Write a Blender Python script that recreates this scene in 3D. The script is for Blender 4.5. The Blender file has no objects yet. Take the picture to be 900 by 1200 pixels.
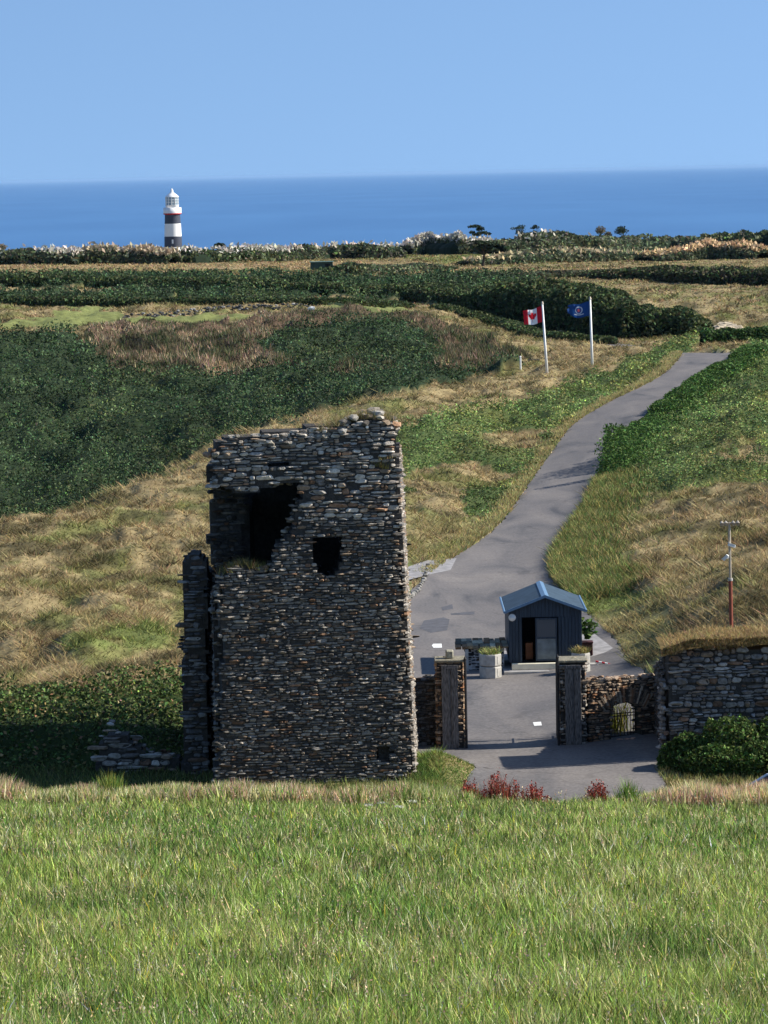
import bpy, math, random
import numpy as np
from mathutils import Vector, Matrix
random.seed(7); HAZE = 1e-5; R = np.random.RandomState(11)
S = bpy.context.scene; COL = S.collection
F = 3900.0; TH = math.atan(396.5/F); RHO = math.radians(1.21)
c, s = math.cos(TH), math.sin(TH)
FW = np.array([0, c, -s]); R0 = np.array([1., 0, 0]); U0 = np.array([0, s, c])
RT = math.cos(RHO)*R0 - math.sin(RHO)*U0
UP = math.sin(RHO)*R0 + math.cos(RHO)*U0

# ---------------------------------------------------------------- survey helpers
def ray(px, py):
    px = np.asarray(px, float); py = np.asarray(py, float)
    d = FW + ((px-450)/F)[..., None]*RT + ((600-py)/F)[..., None]*UP
    return d/d[..., 1:2]
def P(px, py, Y):
    return ray(px, py)*Y
def proj(X, Y, Z):
    p = np.stack([X, Y, Z], -1)
    w = p@FW
    return 450+F*(p@RT)/w, 600-F*(p@UP)/w

def _hash(ix, iy, sd):
    n = (ix.astype(np.int64)*374761393 + iy.astype(np.int64)*668265263 + sd*1442695041) & 0x7fffffff
    n = ((n ^ (n >> 13))*1274126177) & 0x7fffffff
    n = n ^ (n >> 16)
    return (n & 0xffff)/65535.0
def vnoise(x, y, sd=0):
    x = np.asarray(x, float); y = np.asarray(y, float)
    ix = np.floor(x); iy = np.floor(y); fx = x-ix; fy = y-iy
    fx = fx*fx*(3-2*fx); fy = fy*fy*(3-2*fy)
    a = _hash(ix, iy, sd); b = _hash(ix+1, iy, sd); d = _hash(ix, iy+1, sd); e = _hash(ix+1, iy+1, sd)
    return (a*(1-fx)+b*fx)*(1-fy)+(d*(1-fx)+e*fx)*fy
def fbm(x, y, sd=0, o=4):
    v = 0; t = 0; k = 1.0
    for i in range(o):
        v = v + k*vnoise(x*2**i+17.3*i, y*2**i-9.1*i, sd+i); t += k; k *= .5
    return v/t
def sm(a, b, x):
    t = np.clip((x-a)/(b-a), 0, 1); return t*t*(3-2*t)
def pip(poly, x, y):
    x = np.asarray(x, float); y = np.asarray(y, float)
    ins = np.zeros(x.shape, bool); n = len(poly)
    for i in range(n):
        x0, y0 = poly[i]; x1, y1 = poly[(i+1) % n]
        if y0 == y1: continue
        cnd = ((y0 > y) != (y1 > y)) & (x < (x1-x0)*(y-y0)/(y1-y0)+x0)
        ins ^= cnd
    return ins

# ---------------------------------------------------------------- terrain heights
HOR = lambda px: 204-0.0211*(px-450)
CP = {
 0:   [(100,-20),(111,-20),(114.5,-18.8),(126,-19.1),(132,-19.5),(145,-19.6),(165,-19.7),(190,-19.5),(215,-24),(245,-27),(270,-26.6),(300,-23.6),(330,-18.3),(345,-16.1),(352,-15.8),(380,-15.3),(400,-15.3),(430,-16),(490,-15.3),(540,-16),(620,-15.7),(700,-16.2),(850,-20),(1000,-26),(1400,-33)],
 150: [(100,-20),(111,-20),(114.5,-18.8),(126,-19.2),(132,-19.6),(150,-19.6),(175,-19.7),(190,-19.2),(205,-18.7),(230,-22),(260,-24.8),(285,-24.8),(305,-21.9),(330,-19.5),(345,-18.1),(358,-16.6),(380,-16.4),(410,-16),(430,-16.3),(490,-15.7),(540,-16.2),(620,-16.2),(700,-16.7),(850,-20),(1000,-26),(1400,-33)],
 300: [(100,-20),(130,-19.8),(150,-19.6),(180,-19.4),(205,-18.8),(230,-17.9),(250,-18.8),(265,-20.8),(290,-20.8),(310,-19.3),(330,-18.9),(345,-18),(358,-16.7),(375,-16.3),(405,-15.8),(430,-16.6),(490,-16.2),(620,-16.4),(700,-17.4),(850,-20),(1000,-26),(1400,-33)],
 450: [(100,-20),(150,-20),(180,-19.6),(215,-19.6),(235,-18.7),(250,-17.7),(275,-18.05),(300,-18.15),(320,-18.1),(345,-17.3),(360,-15.9),(385,-15.4),(400,-15.7),(440,-17.4),(490,-17.7),(560,-17),(620,-18.4),(700,-18.7),(850,-20),(1000,-26),(1400,-33)],
 600: [(100,-20.1),(150,-20.05),(175,-20.1),(200,-19.9),(230,-20),(260,-19.3),(285,-18.6),(300,-18.15),(320,-17.8),(335,-17.5),(345,-17.4),(370,-18.6),(400,-18.9),(420,-18.7),(470,-17),(520,-17.2),(600,-18),(700,-17.8),(850,-20),(1000,-26),(1400,-33)],
 750: [(100,-20),(115,-19.9),(130,-19.7),(140,-19.5),(150,-19.2),(165,-19.1),(185,-19.07),(210,-18.7),(240,-18.3),(270,-17.8),(300,-17.5),(315,-17.5),(340,-18.3),(370,-19.3),(400,-19.5),(450,-17.5),(480,-17.5),(560,-18.2),(620,-19),(700,-19.2),(850,-21),(1000,-26),(1400,-33)],
 900: [(100,-20),(113,-20),(125,-18.6),(135,-17.9),(160,-17.8),(185,-18),(230,-17.9),(290,-16.4),(310,-16.7),(330,-18),(360,-18.9),(400,-18.5),(450,-17.3),(520,-18.4),(580,-19.3),(640,-19.2),(700,-18.9),(850,-21),(1000,-26),(1400,-33)],
}
CP[-300] = CP[0]; CP[1200] = CP[900]
LY = np.linspace(math.log(95), math.log(1500), 700)
AC = np.linspace(-0.30, 0.30, 241)
keys = sorted(CP)
cols = []
for k in keys:
    pts = CP[k]; z = np.interp(np.exp(LY), [p[0] for p in pts], [p[1] for p in pts])
    zz = np.pad(z, 6, mode='edge'); ker = np.hanning(11); ker /= ker.sum()
    z = np.convolve(zz, ker, 'same')[6:-6]
    cols.append(z)
cols = np.array(cols); ak = np.array([(k-450)/F for k in keys])
T = np.array([np.interp(AC, ak, cols[:, j]) for j in range(len(LY))]).T
ker = np.hanning(23); ker /= ker.sum()
Tp = np.pad(T, ((12, 12), (0, 0)), mode='edge')
T = np.array([np.convolve(Tp[:, j], ker, 'same')[12:-12] for j in range(len(LY))]).T
def Hs(X, Y):
    X = np.asarray(X, float); Y = np.asarray(Y, float)
    Yc = np.clip(Y, 95.5, 1495); a = np.clip(X/Yc, -.2999, .2999)
    fi = (a-AC[0])/(AC[1]-AC[0]); fj = (np.log(Yc)-LY[0])/(LY[1]-LY[0])
    i = np.clip(fi.astype(int), 0, len(AC)-2); j = np.clip(fj.astype(int), 0, len(LY)-2)
    fi = fi-i; fj = fj-j
    z = (T[i, j]*(1-fi)+T[i+1, j]*fi)*(1-fj)+(T[i, j+1]*(1-fi)+T[i+1, j+1]*fi)*fj
    fz = np.interp(Y, [-60, 0, 12, 28, 50, 75, 79, 84, 92, 100], [-1.6, -1.7, -4.1, -7.45, -10.65, -14.38, -15.3, -17.4, -19.9, -20])
    fz = fz - np.clip(X, -30, 30)*np.clip(Y, 0, 75)/75*0.026*(1-sm(80, 92, Y))
    z = np.where(Y < 100, fz, z)
    # raised ground held by the tall wall on the right
    m = sm(9.5, 10.1+np.clip((Y-112.9)*3.2, 0, 7), X)*sm(111.9, 112.35, Y)*(1-sm(118, 165, Y))
    z = z*(1-m)+np.maximum(z, -15.95-np.clip(Y-112, 0, 8)*.08)*m
    # grassy mound against the foot of the tower
    z = z + .62*np.exp(-((X-1.7)/1.0)**2-((Y-110.3)/1.6)**2)
    # gentle dip line of an old track across the right slope
    z = z + .3*np.exp(-((X-(13.5+(Y-132)*.62))/2.2)**2)*sm(118, 124, Y)*(1-sm(140, 150, Y))
    # shore
    e = sm(.27, .36, np.abs(X)/(Y+60))
    z = z*(1-e)-99*e
    z = np.where(Y > 1420, z+(-99-z)*sm(1420, 1480, Y), z)
    return z
def G(px, py, y0=100., y1=1300.):
    """where the line of sight through a survey pixel meets the ground"""
    Ys = np.exp(np.linspace(math.log(y0), math.log(y1), 1500))
    r = ray(px, py); z = Hs(r[0]*Ys, Ys)
    hit = np.where(r[2]*Ys <= z)[0]
    Y = Ys[hit[0]] if len(hit) else y1
    return np.array([r[0]*Y, Y, float(Hs(r[0]*Y, Y))])

# ---------------------------------------------------------------- roads
ROAD = [(945,530,790),(925,540,785),(908,555,770),(896,556,768),(889,500,775),(880,478,772),(840,470,780),(800,462,770),(775,462,735),(750,462,722),(735,465,705),
        (720,470,690),(700,478,668),(690,484,655),(680,495,646),(660,520,640),(640,555,650),(620,580,664),(600,598,678),(575,615,690),(550,632,703),(525,650,722),
        (500,668,742),(485,690,760),(470,716,782),(455,748,803),(445,768,818),(435,782,836),(425,792,852),(419,797,862),(413,800,872)]
RL = np.array([G(l, y) for y, l, r in ROAD]); RR = np.array([G(r, y) for y, l, r in ROAD])
def densify(A, n=9):
    t = np.arange(len(A)); tt = np.linspace(0, len(A)-1, (len(A)-1)*n+1)
    out = []
    for k in range(2):
        v = np.interp(tt, t, A[:, k]); v = np.convolve(np.pad(v, n//2, mode='edge'), np.ones(n)/n, 'same')[n//2:-(n//2)] if n > 2 else v
        out.append(v)
    return np.stack(out, 1)
RLd = densify(RL); RRd = densify(RR)
LANE = [(500,349,3),(530,354,3),(560,365,3),(600,380,3.2),(640,391,3.2),(680,399,3.4),(720,405,3.4),(760,408,3.4),(800,410,3.4)]
LC = np.array([G(x, y, 340) for x, y, w in LANE])
LCd = densify(LC)
tg = np.gradient(LCd, axis=0); tg /= np.linalg.norm(tg, axis=1)[:, None]; nrm = np.stack([-tg[:, 1], tg[:, 0]], 1)
LLd = LCd+nrm*2.2; LRd = LCd-nrm*2.2
roadpoly = [tuple(p) for p in RLd]+[tuple(p) for p in RRd[::-1]]
lanepoly = [tuple(p) for p in LLd]+[tuple(p) for p in LRd[::-1]]
SIDE = [G(*p) for p in [(470,668),(500,657),(535,655),(528,668),(500,674),(470,682)]]
sidepoly = [(p[0], p[1]) for p in SIDE]
def edge_dist(X, Y, L):
    d = np.full(X.shape, 1e9)
    for p in L[::3]:
        d = np.minimum(d, (X-p[0])**2+(Y-p[1])**2)
    return np.sqrt(d)
def onroad(X, Y):
    m = pip(roadpoly, X, Y) | pip(sidepoly, X, Y)
    return m
def onlane(X, Y): return pip(lanepoly, X, Y)

# ---------------------------------------------------------------- ground cover zones
# kinds: 0 dry grass, 1 green grass, 2 dark scrub, 3 heather/dead bracken, 4 mown turf, 5 bracken green, 6 sandy path, 7 field grass, 8 bramble
ZP = [
 (2, [(-900,323),(400,325),(600,322),(900,326),(1900,330),(1900,348),(900,333),(700,352),(600,366),(500,352),(-900,362)]),
 (0, [(600,326),(720,322),(1900,322),(1900,400),(870,402),(800,398),(720,352)]),
 (0, [(-900,336),(300,338),(480,344),(480,347),(300,343),(-900,341)]),
 (6, [(-900,309),(240,309),(420,306),(620,316),(1200,311),(1200,318),(700,323),(480,322),(420,314),(250,315),(-900,314)]),
 (1, [(480,292),(600,290),(760,288),(760,300),(600,306),(520,310),(480,304)]),
 (2, [(-900,392),(0,392),(90,393),(120,415),(200,440),(330,430),(450,435),(560,430),(618,430),(560,438),(510,452),(480,462),(430,466),(330,496),(250,526),(120,575),(0,612),(-900,760)]),
 (3, [(90,397),(110,386),(170,378),(300,371),(480,366),(500,372),(545,384),(600,402),(622,420),(570,432),(450,437),(330,434),(200,444),(130,428)]),
 (2, [(330,388),(400,378),(490,386),(525,408),(500,432),(340,432),(300,410)]),
 (0, [(470,358),(505,360),(560,379),(610,402),(645,420),(620,424),(590,409),(545,391),(500,377),(460,370)]),
 (4, [(-20,388),(70,364),(142,363),(145,376),(60,388)]),
 (4, [(140,375),(200,370),(300,366),(470,357),(485,365),(300,373),(150,381)]),
 (5, [(462,500),(560,484),(640,462),(690,440),(790,402),(826,402),(740,450),(706,468),(655,505),(618,560),(592,602),(560,604),(545,568),(462,575)]),
 (0, [(550,520),(600,505),(650,506),(625,520),(570,530)]),
 (0, [(480,560),(560,546),(606,552),(570,566),(500,578)]),
 (1, [(470,600),(560,606),(600,598),(560,640),(500,660),(470,660)]),
 (4, [(440,655),(498,655),(500,672),(480,700),(440,702)]),
 (5, [(840,414),(900,398),(1900,380),(1900,586),(900,580),(820,572),(700,576),(690,570),(735,510),(760,486),(800,452)]),
 (0, [(820,532),(880,526),(905,532),(1200,535),(1200,545),(850,545)]),
 (1, [(636,672),(700,640),(760,680),(800,745),(780,800),(690,800),(680,720)]),
 (1, [(60,752),(140,740),(216,735),(216,756),(100,766)]),
 (8, [(-1500,812),(100,812),(225,806),(225,960),(-1500,960)]),
 (1, [(440,888),(556,888),(560,925),(440,930)]),
 (1, [(690,893),(760,890),(782,900),(780,925),(740,918)]),
]
BASE = {0:(.34,.265,.135),1:(.175,.20,.062),2:(.033,.052,.023),3:(.14,.092,.06),4:(.20,.22,.075),5:(.088,.122,.040),6:(.36,.27,.14),7:(.055,.075,.024),8:(.040,.062,.018)}
def zone(X, Y, Z):
    px, py = proj(X, np.maximum(Y, 5), Z)
    sc = 130./np.maximum(Y, 60)
    wx = (fbm(X*.2, Y*.2, 3, 5)-.5)*95*sc; wy = (fbm(X*.2+40, Y*.12, 5, 5)-.5)*44*sc
    z = np.zeros(X.shape, int)
    for k, poly in ZP:
        z = np.where(pip(poly, px+wx, py+wy), k, z)
    z = np.where((Y > 235) & (Y < 300) & (px < 250) & (py > 560), 2, z)
    z = np.where(Y < 96, 7, z)
    return z
def gcol(X, Y, z):
    B = np.array([BASE[i] for i in range(9)])[z]
    n = fbm(X*.35, Y*.2, 21, 4); n2 = fbm(X*.09, Y*.06, 31, 3)
    # dry grass carries greener and browner drifts, and the reverse
    dry = np.array(BASE[0]); grn = np.array([.15,.17,.05]); brn = np.array([.17,.115,.055])
    m = (sm(.52, .68, n)*.75)[..., None]*np.isin(z, [0])[..., None]
    B = B*(1-m)+grn*m
    m = (sm(.55, .7, fbm(X*.5+9, Y*.5, 44, 3))*.55)[..., None]*np.isin(z, [0, 1])[..., None]
    B = B*(1-m)+brn*m
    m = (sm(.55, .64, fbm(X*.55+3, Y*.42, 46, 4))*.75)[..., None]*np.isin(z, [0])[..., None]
    B = B*(1-m)+np.array([.085,.075,.035])*m  # dark patches paint the shade of tussock creases into the colour
    m = (sm(.5, .65, n2)*.6)[..., None]*(z == 1)[..., None]
    B = B*(1-m)+dry*m
    m = (sm(.54, .66, n)*.35)[..., None]*np.isin(z, [5])[..., None]
    B = B*(1-m)+np.array([.16,.15,.05])*m
    m = (sm(.5, .7, n2)*.5)[..., None]*(z == 3)[..., None]
    B = B*(1-m)+np.array([.03,.05,.02])*m
    return B
def H(X, Y):
    """ground with its tussocks, flattened where roads run"""
    X = np.asarray(X, float); Y = np.asarray(Y, float)
    z = Hs(X, Y)
    rough = sm(116, 128, Y)*(1-sm(420, 600, Y))
    t = (fbm(X*.75, Y*.5, 2, 4)-.5)*.95 + (fbm(X*.25, Y*.16, 8, 3)-.5)*1.3
    near = pip(roadpoly, X, Y) | pip(lanepoly, X, Y)
    dr = np.minimum(np.minimum(edge_dist(X, Y, RLd), edge_dist(X, Y, RRd)), np.minimum(edge_dist(X, Y, LLd), edge_dist(X, Y, LRd)))
    side = pip(sidepoly, X, Y)
    flat = sm(.0, 4.0, dr)*(~near)*(~side)
    z = z + t*rough*flat
    z = z - .22*(near | side)*sm(.05, .9, dr) - .03*near
    z = z + (fbm(X*.5, Y*.5, 6, 3)-.5)*.25*(Y < 82)
    # hut terrace
    return z

# ---------------------------------------------------------------- mesh building
class MB:
    def __init__(self): self.v = []; self.f = []; self.c = []; self.n = 0; self.m = []
    def add(self, V, Fc, col, mat=0):
        V = np.asarray(V, float).reshape(-1, 3); Fc = np.asarray(Fc, int)
        self.v.append(V); self.f.append(Fc+self.n); self.m.append(np.full(len(Fc), mat))
        C = np.asarray(col, float)
        if C.ndim == 1: C = np.tile(C, (len(V), 1))
        self.c.append(C); self.n += len(V)
    def box(self, a, b, col=(.5,.5,.5), mat=0, bev=0.0, M=None):
        x0, y0, z0 = a; x1, y1, z1 = b
        V = np.array([(x, y, z) for z in (z0, z1) for y in (y0, y1) for x in (x0, x1)], float)
        Q = [(0,2,3,1),(4,5,7,6),(0,1,5,4),(2,6,7,3),(0,4,6,2),(1,3,7,5)]
        if bev > 0:
            # chamfered box: each face shrunk, joined by edge and corner faces
            ctr = V.mean(0); vs = []; idx = {}
            for fi, q in enumerate(Q):
                ax = [np.ptp(V[list(q)][:, k]) for k in range(3)]; fixed = int(np.argmin(ax))
                for k in q:
                    p = V[k].copy()
                    for d in range(3):
                        if d != fixed: p[d] += -bev*np.sign(p[d]-ctr[d])
                    idx[(fi, k)] = len(vs); vs.append(p)
            fs = [[idx[(fi, k)] for k in q] for fi, q in enumerate(Q)]
            fs4 = list(fs); tri = []
            for fi in range(6):
                for fj in range(fi+1, 6):
                    sh = [k for k in Q[fi] if k in Q[fj]]
                    if len(sh) == 2:
                        a_, b_ = sh; fs4.append([idx[(fi, a_)], idx[(fi, b_)], idx[(fj, b_)], idx[(fj, a_)]])
            for k in range(8):
                t = [idx[(fi, k)] for fi in range(6) if k in Q[fi]]; tri.append([t[0], t[1], t[2], t[2]])
            V = np.array(vs)
            if M is not None: V = V@np.array(M)[:3, :3].T+np.array(M)[:3, 3]
            n0 = self.n
            self.add(V, fs4, col, mat)
            self.f.append(np.array([t[:3] for t in tri])+n0); self.m.append(np.full(8, mat))
            return
        if M is not None: V = V@np.array(M)[:3, :3].T+np.array(M)[:3, 3]
        self.add(V, Q, col, mat)
    def tube(self, pts, rad, col=(.5,.5,.5), mat=0, k=8, cap=True):
        pts = np.array(pts, float); n = len(pts); rad = np.broadcast_to(rad, (n,))
        V = []
        tgn = np.gradient(pts, axis=0)
        for i in range(n):
            t = tgn[i]/np.linalg.norm(tgn[i]); u = np.cross(t, (0, 1, .01) if abs(t[1]) < .9 else (1, 0, 0)); u /= np.linalg.norm(u); w = np.cross(t, u)
            for j in range(k):
                a = 2*math.pi*j/k; V.append(pts[i]+rad[i]*(math.cos(a)*u+math.sin(a)*w))
        Q = [(i*k+j, i*k+(j+1) % k, (i+1)*k+(j+1) % k, (i+1)*k+j) for i in range(n-1) for j in range(k)]
        n0 = self.n
        self.add(V, Q, col, mat)
        if cap:
            self.f.append(np.array([list(range(k))[::-1]])+n0); self.m.append(np.array([mat]))
            self.f.append(np.array([list(range((n-1)*k, n*k))])+n0); self.m.append(np.array([mat]))
    def build(self, name, mats, parent=None, smooth=False, loc=(0, 0, 0)):
        me = bpy.data.meshes.new(name)
        V = np.concatenate(self.v)-np.array(loc, float); C = np.concatenate(self.c)
        tot = np.concatenate([np.full(len(f), f.shape[1]) for f in self.f])
        loops = np.concatenate([f.ravel() for f in self.f])
        me.vertices.add(len(V)); me.vertices.foreach_set('co', V.astype(np.float32).ravel())
        me.loops.add(len(loops)); me.loops.foreach_set('vertex_index', loops.astype(np.int32))
        me.polygons.add(len(tot)); me.polygons.foreach_set('loop_start', np.concatenate([[0], np.cumsum(tot)[:-1]]).astype(np.int32))
        me.polygons.foreach_set('loop_total', tot.astype(np.int32))
        if not isinstance(mats, (list, tuple)): mats = [mats]
        for m in mats: me.materials.append(m)
        me.polygons.foreach_set('material_index', np.concatenate(self.m).astype(np.int32))
        me.update(calc_edges=True)
        ca = me.color_attributes.new('Col', 'FLOAT_COLOR', 'POINT')
        ca.data.foreach_set('color', np.concatenate([C, np.ones((len(C), 1))], 1).astype(np.float32).ravel())
        me.polygons.foreach_set('use_smooth', np.full(len(tot), smooth))
        o = bpy.data.objects.new(name, me); COL.objects.link(o)
        if parent is not None: o.parent = parent; o.location = (0, 0, 0)
        else: o.location = loc
        return o
def tag(o, label, cat, group=None, kind=None):
    if label: o['label'] = label
    if cat: o['category'] = cat
    if group: o['group'] = group
    if kind: o['kind'] = kind
    return o
def thing(name, label, cat, loc, rz=0, group=None):
    o = bpy.data.objects.new(name, None); COL.objects.link(o); o.empty_display_size = .3
    o.location = [float(q) for q in loc]; o.rotation_euler = (0, 0, rz)
    return tag(o, label, cat, group)
def struct(o, label=None):
    o['kind'] = 'structure'
    if label: o['label'] = label; 
    return o

# ---------------------------------------------------------------- materials
def newmat(name):
    m = bpy.data.materials.new(name); m.use_nodes = True
    nt = m.node_tree; b = nt.nodes['Principled BSDF']; return m, nt, b
def attr_mat(name, rough=.85, var=.35, scale=6, bump=.0, bscale=20, spec=.25, trans=0., sat=1.0, speck=0.):
    m, nt, b = newmat(name)
    at = nt.nodes.new('ShaderNodeAttribute'); at.attribute_name = 'Col'
    geo = nt.nodes.new('ShaderNodeNewGeometry')
    no = nt.nodes.new('ShaderNodeTexNoise'); no.inputs['Scale'].default_value = scale; no.inputs['Detail'].default_value = 5
    nt.links.new(geo.outputs['Position'], no.inputs['Vector'])
    mr = nt.nodes.new('ShaderNodeMapRange'); mr.inputs[1].default_value = .3; mr.inputs[2].default_value = .7
    mr.inputs[3].default_value = 1-var; mr.inputs[4].default_value = 1+var
    nt.links.new(no.outputs['Fac'], mr.inputs[0])
    mx = nt.nodes.new('ShaderNodeVectorMath'); mx.operation = 'SCALE'
    nt.links.new(at.outputs['Color'], mx.inputs[0]); nt.links.new(mr.outputs[0], mx.inputs['Scale'])
    nt.links.new(mx.outputs[0], b.inputs['Base Color'])
    b.inputs['Roughness'].default_value = rough; b.inputs['Specular IOR Level'].default_value = spec
    if bump:
        n2 = nt.nodes.new('ShaderNodeTexNoise'); n2.inputs['Scale'].default_value = bscale; n2.inputs['Detail'].default_value = 6
        nt.links.new(geo.outputs['Position'], n2.inputs['Vector'])
        bp = nt.nodes.new('ShaderNodeBump'); bp.inputs['Strength'].default_value = bump; bp.inputs['Distance'].default_value = .05
        nt.links.new(n2.outputs['Fac'], bp.inputs['Height']); nt.links.new(bp.outputs[0], b.inputs['Normal'])
    if trans:
        tr = nt.nodes.new('ShaderNodeBsdfTranslucent'); nt.links.new(mx.outputs[0], tr.inputs['Color'])
        ad = nt.nodes.new('ShaderNodeMixShader'); ad.inputs[0].default_value = trans
        out = nt.nodes['Material Output']
        nt.links.new(b.outputs[0], ad.inputs[1]); nt.links.new(tr.outputs[0], ad.inputs[2]); nt.links.new(ad.outputs[0], out.inputs[0])
    return m
def flat_mat(name, col, rough=.6, metal=0, spec=.4, var=.12, scale=8, bump=0, bscale=30, stretch=(1,1,1)):
    m, nt, b = newmat(name)
    geo = nt.nodes.new('ShaderNodeNewGeometry'); mp = nt.nodes.new('ShaderNodeMapping'); mp.inputs['Scale'].default_value = stretch
    nt.links.new(geo.outputs['Position'], mp.inputs['Vector'])
    no = nt.nodes.new('ShaderNodeTexNoise'); no.inputs['Scale'].default_value = scale; no.inputs['Detail'].default_value = 6
    nt.links.new(mp.outputs[0], no.inputs['Vector'])
    mr = nt.nodes.new('ShaderNodeMapRange'); mr.inputs[1].default_value = .3; mr.inputs[2].default_value = .7
    mr.inputs[3].default_value = 1-var; mr.inputs[4].default_value = 1+var
    nt.links.new(no.outputs['Fac'], mr.inputs[0])
    mx = nt.nodes.new('ShaderNodeVectorMath'); mx.operation = 'SCALE'; mx.inputs[0].default_value = col
    nt.links.new(mr.outputs[0], mx.inputs['Scale']); nt.links.new(mx.outputs[0], b.inputs['Base Color'])
    b.inputs['Roughness'].default_value = rough; b.inputs['Metallic'].default_value = metal; b.inputs['Specular IOR Level'].default_value = spec
    if bump:
        bp = nt.nodes.new('ShaderNodeBump'); bp.inputs['Strength'].default_value = bump; bp.inputs['Distance'].default_value = .02
        nt.links.new(no.outputs['Fac'], bp.inputs['Height']); nt.links.new(bp.outputs[0], b.inputs['Normal'])
    return m
M_ground = attr_mat('ground_soil_and_turf', .95, .3, 1.7, .5, 5, .1)
M_blade = attr_mat('grass_blades', .8, .18, .8, 0, 1, .06, .3)
M_leaf = attr_mat('leaves', .75, .2, .9, 0, 1, .10, .18)
M_stone = attr_mat('rubble_stone', .9, .35, 9, .6, 26, .15)
M_paint = attr_mat('painted', .5, .05, 3, 0, 1, .4)
M_wood = flat_mat('weathered_grey_boards', (.13,.122,.118), .9, 0, .1, .8, 5, 1.0, 30, (7,7,.9))
M_iron = flat_mat('dark_iron', (.02,.02,.022), .6, .3, .4, .3, 20)
M_blue = flat_mat('dark_blue_boards', (.030,.046,.066), .6, 0, .35, .3, 3, .2, 10, (8,8,.6))
M_roof = flat_mat('blue_grey_roof', (.040,.066,.092), .65, .1, .3, .25, 2.5)
M_ridge = flat_mat('light_blue_flashing', (.13,.23,.35), .45, .2, .5, .1, 5)
M_conc = flat_mat('concrete', (.42,.40,.36), .85, 0, .2, .22, 5, .4, 20)
M_white = flat_mat('white_paint', (.78,.77,.73), .5, 0, .4, .08, 4)
M_cream = flat_mat('cream_step', (.75,.69,.52), .6, 0, .3, .1, 4)
M_dark = flat_mat('dark_interior', (.012,.012,.014), .9, 0, .1)
M_orange = flat_mat('brown_orange_board', (.22,.08,.03), .6, 0, .3, .3, 4)
M_grey = flat_mat('grey_panel', (.15,.18,.19), .35, 0, .5, .25, 4)
M_maroon = flat_mat('maroon_box', (.06,.018,.016), .7, 0, .3)
M_red = flat_mat('red_paint', (.50,.02,.03), .6, 0, .3)
M_rust = flat_mat('red_brown_pole', (.26,.07,.04), .6, 0, .3, .2)
M_pole = flat_mat('grey_pole', (.42,.36,.28), .5, .3, .4, .2)
M_paving = flat_mat('grey_paving', (.26,.25,.25), .9, 0, .2, .25, 2.5)
M_car = flat_mat('silver_car_paint', (.62,.66,.70), .25, .4, .5, .03)
M_black = flat_mat('black_rubber', (.02,.02,.02), .8)
def glass_mat(name, col=(.05,.07,.09)):
    m, nt, b = newmat(name); b.inputs['Base Color'].default_value = (*col, 1); b.inputs['Roughness'].default_value = .08; b.inputs['Specular IOR Level'].default_value = .8; return m
M_glass = glass_mat('window_glass')
M_lens = glass_mat('lantern_glass', (.25,.32,.36))

# asphalt
def asphalt():
    m, nt, b = newmat('worn_asphalt')
    geo = nt.nodes.new('ShaderNodeNewGeometry')
    mp = nt.nodes.new('ShaderNodeMapping'); mp.inputs['Scale'].default_value = (1, .3, 1); nt.links.new(geo.outputs['Position'], mp.inputs[0])
    n1 = nt.nodes.new('ShaderNodeTexNoise'); n1.inputs['Scale'].default_value = .42; n1.inputs['Detail'].default_value = 7; n1.inputs['Distortion'].default_value = .8
    nt.links.new(mp.outputs[0], n1.inputs[0])
    n2 = nt.nodes.new('ShaderNodeTexNoise'); n2.inputs['Scale'].default_value = 9; n2.inputs['Detail'].default_value = 8
    nt.links.new(geo.outputs['Position'], n2.inputs[0])
    cr = nt.nodes.new('ShaderNodeValToRGB'); e = cr.color_ramp.elements
    e[0].position = .30; e[0].color = (.085,.083,.088,1); e[1].position = .72; e[1].color = (.195,.176,.163,1)
    k = cr.color_ramp.elements.new(.40); k.color = (.130,.122,.121,1); k = cr.color_ramp.elements.new(.5); k.color = (.150,.138,.134,1)
    nt.links.new(n1.outputs['Fac'], cr.inputs[0])
    mr = nt.nodes.new('ShaderNodeMapRange'); mr.inputs[1].default_value = .3; mr.inputs[2].default_value = .7; mr.inputs[3].default_value = .78; mr.inputs[4].default_value = 1.2
    nt.links.new(n2.outputs['Fac'], mr.inputs[0])
    # cracks
    vo = nt.nodes.new('ShaderNodeTexVoronoi'); vo.feature = 'DISTANCE_TO_EDGE'; vo.inputs['Scale'].default_value = .55
    mp2 = nt.nodes.new('ShaderNodeMapping'); mp2.inputs['Scale'].default_value = (.25, 1, 1)
    ad = nt.nodes.new('ShaderNodeVectorMath'); ad.operation = 'MULTIPLY_ADD'; ad.inputs[1].default_value = (1.4,1.4,1.4)
    nt.links.new(n1.outputs['Color'], ad.inputs[0]); nt.links.new(geo.outputs['Position'], ad.inputs[2]); nt.links.new(ad.outputs[0], mp2.inputs[0]); nt.links.new(mp2.outputs[0], vo.inputs[0])
    mc = nt.nodes.new('ShaderNodeMapRange'); mc.inputs[1].default_value = .004; mc.inputs[2].default_value = .02; mc.inputs[3].default_value = .82; mc.inputs[4].default_value = 1
    nt.links.new(vo.outputs[0], mc.inputs[0])
    mu = nt.nodes.new('ShaderNodeMath'); mu.operation = 'MULTIPLY'; nt.links.new(mr.outputs[0], mu.inputs[0]); nt.links.new(mc.outputs[0], mu.inputs[1])
    mx = nt.nodes.new('ShaderNodeVectorMath'); mx.operation = 'SCALE'; nt.links.new(cr.outputs[0], mx.inputs[0]); nt.links.new(mu.outputs[0], mx.inputs['Scale'])
    nt.links.new(mx.outputs[0], b.inputs['Base Color']); b.inputs['Roughness'].default_value = .9; b.inputs['Specular IOR Level'].default_value = .15
    return m
M_road = asphalt()
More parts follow.
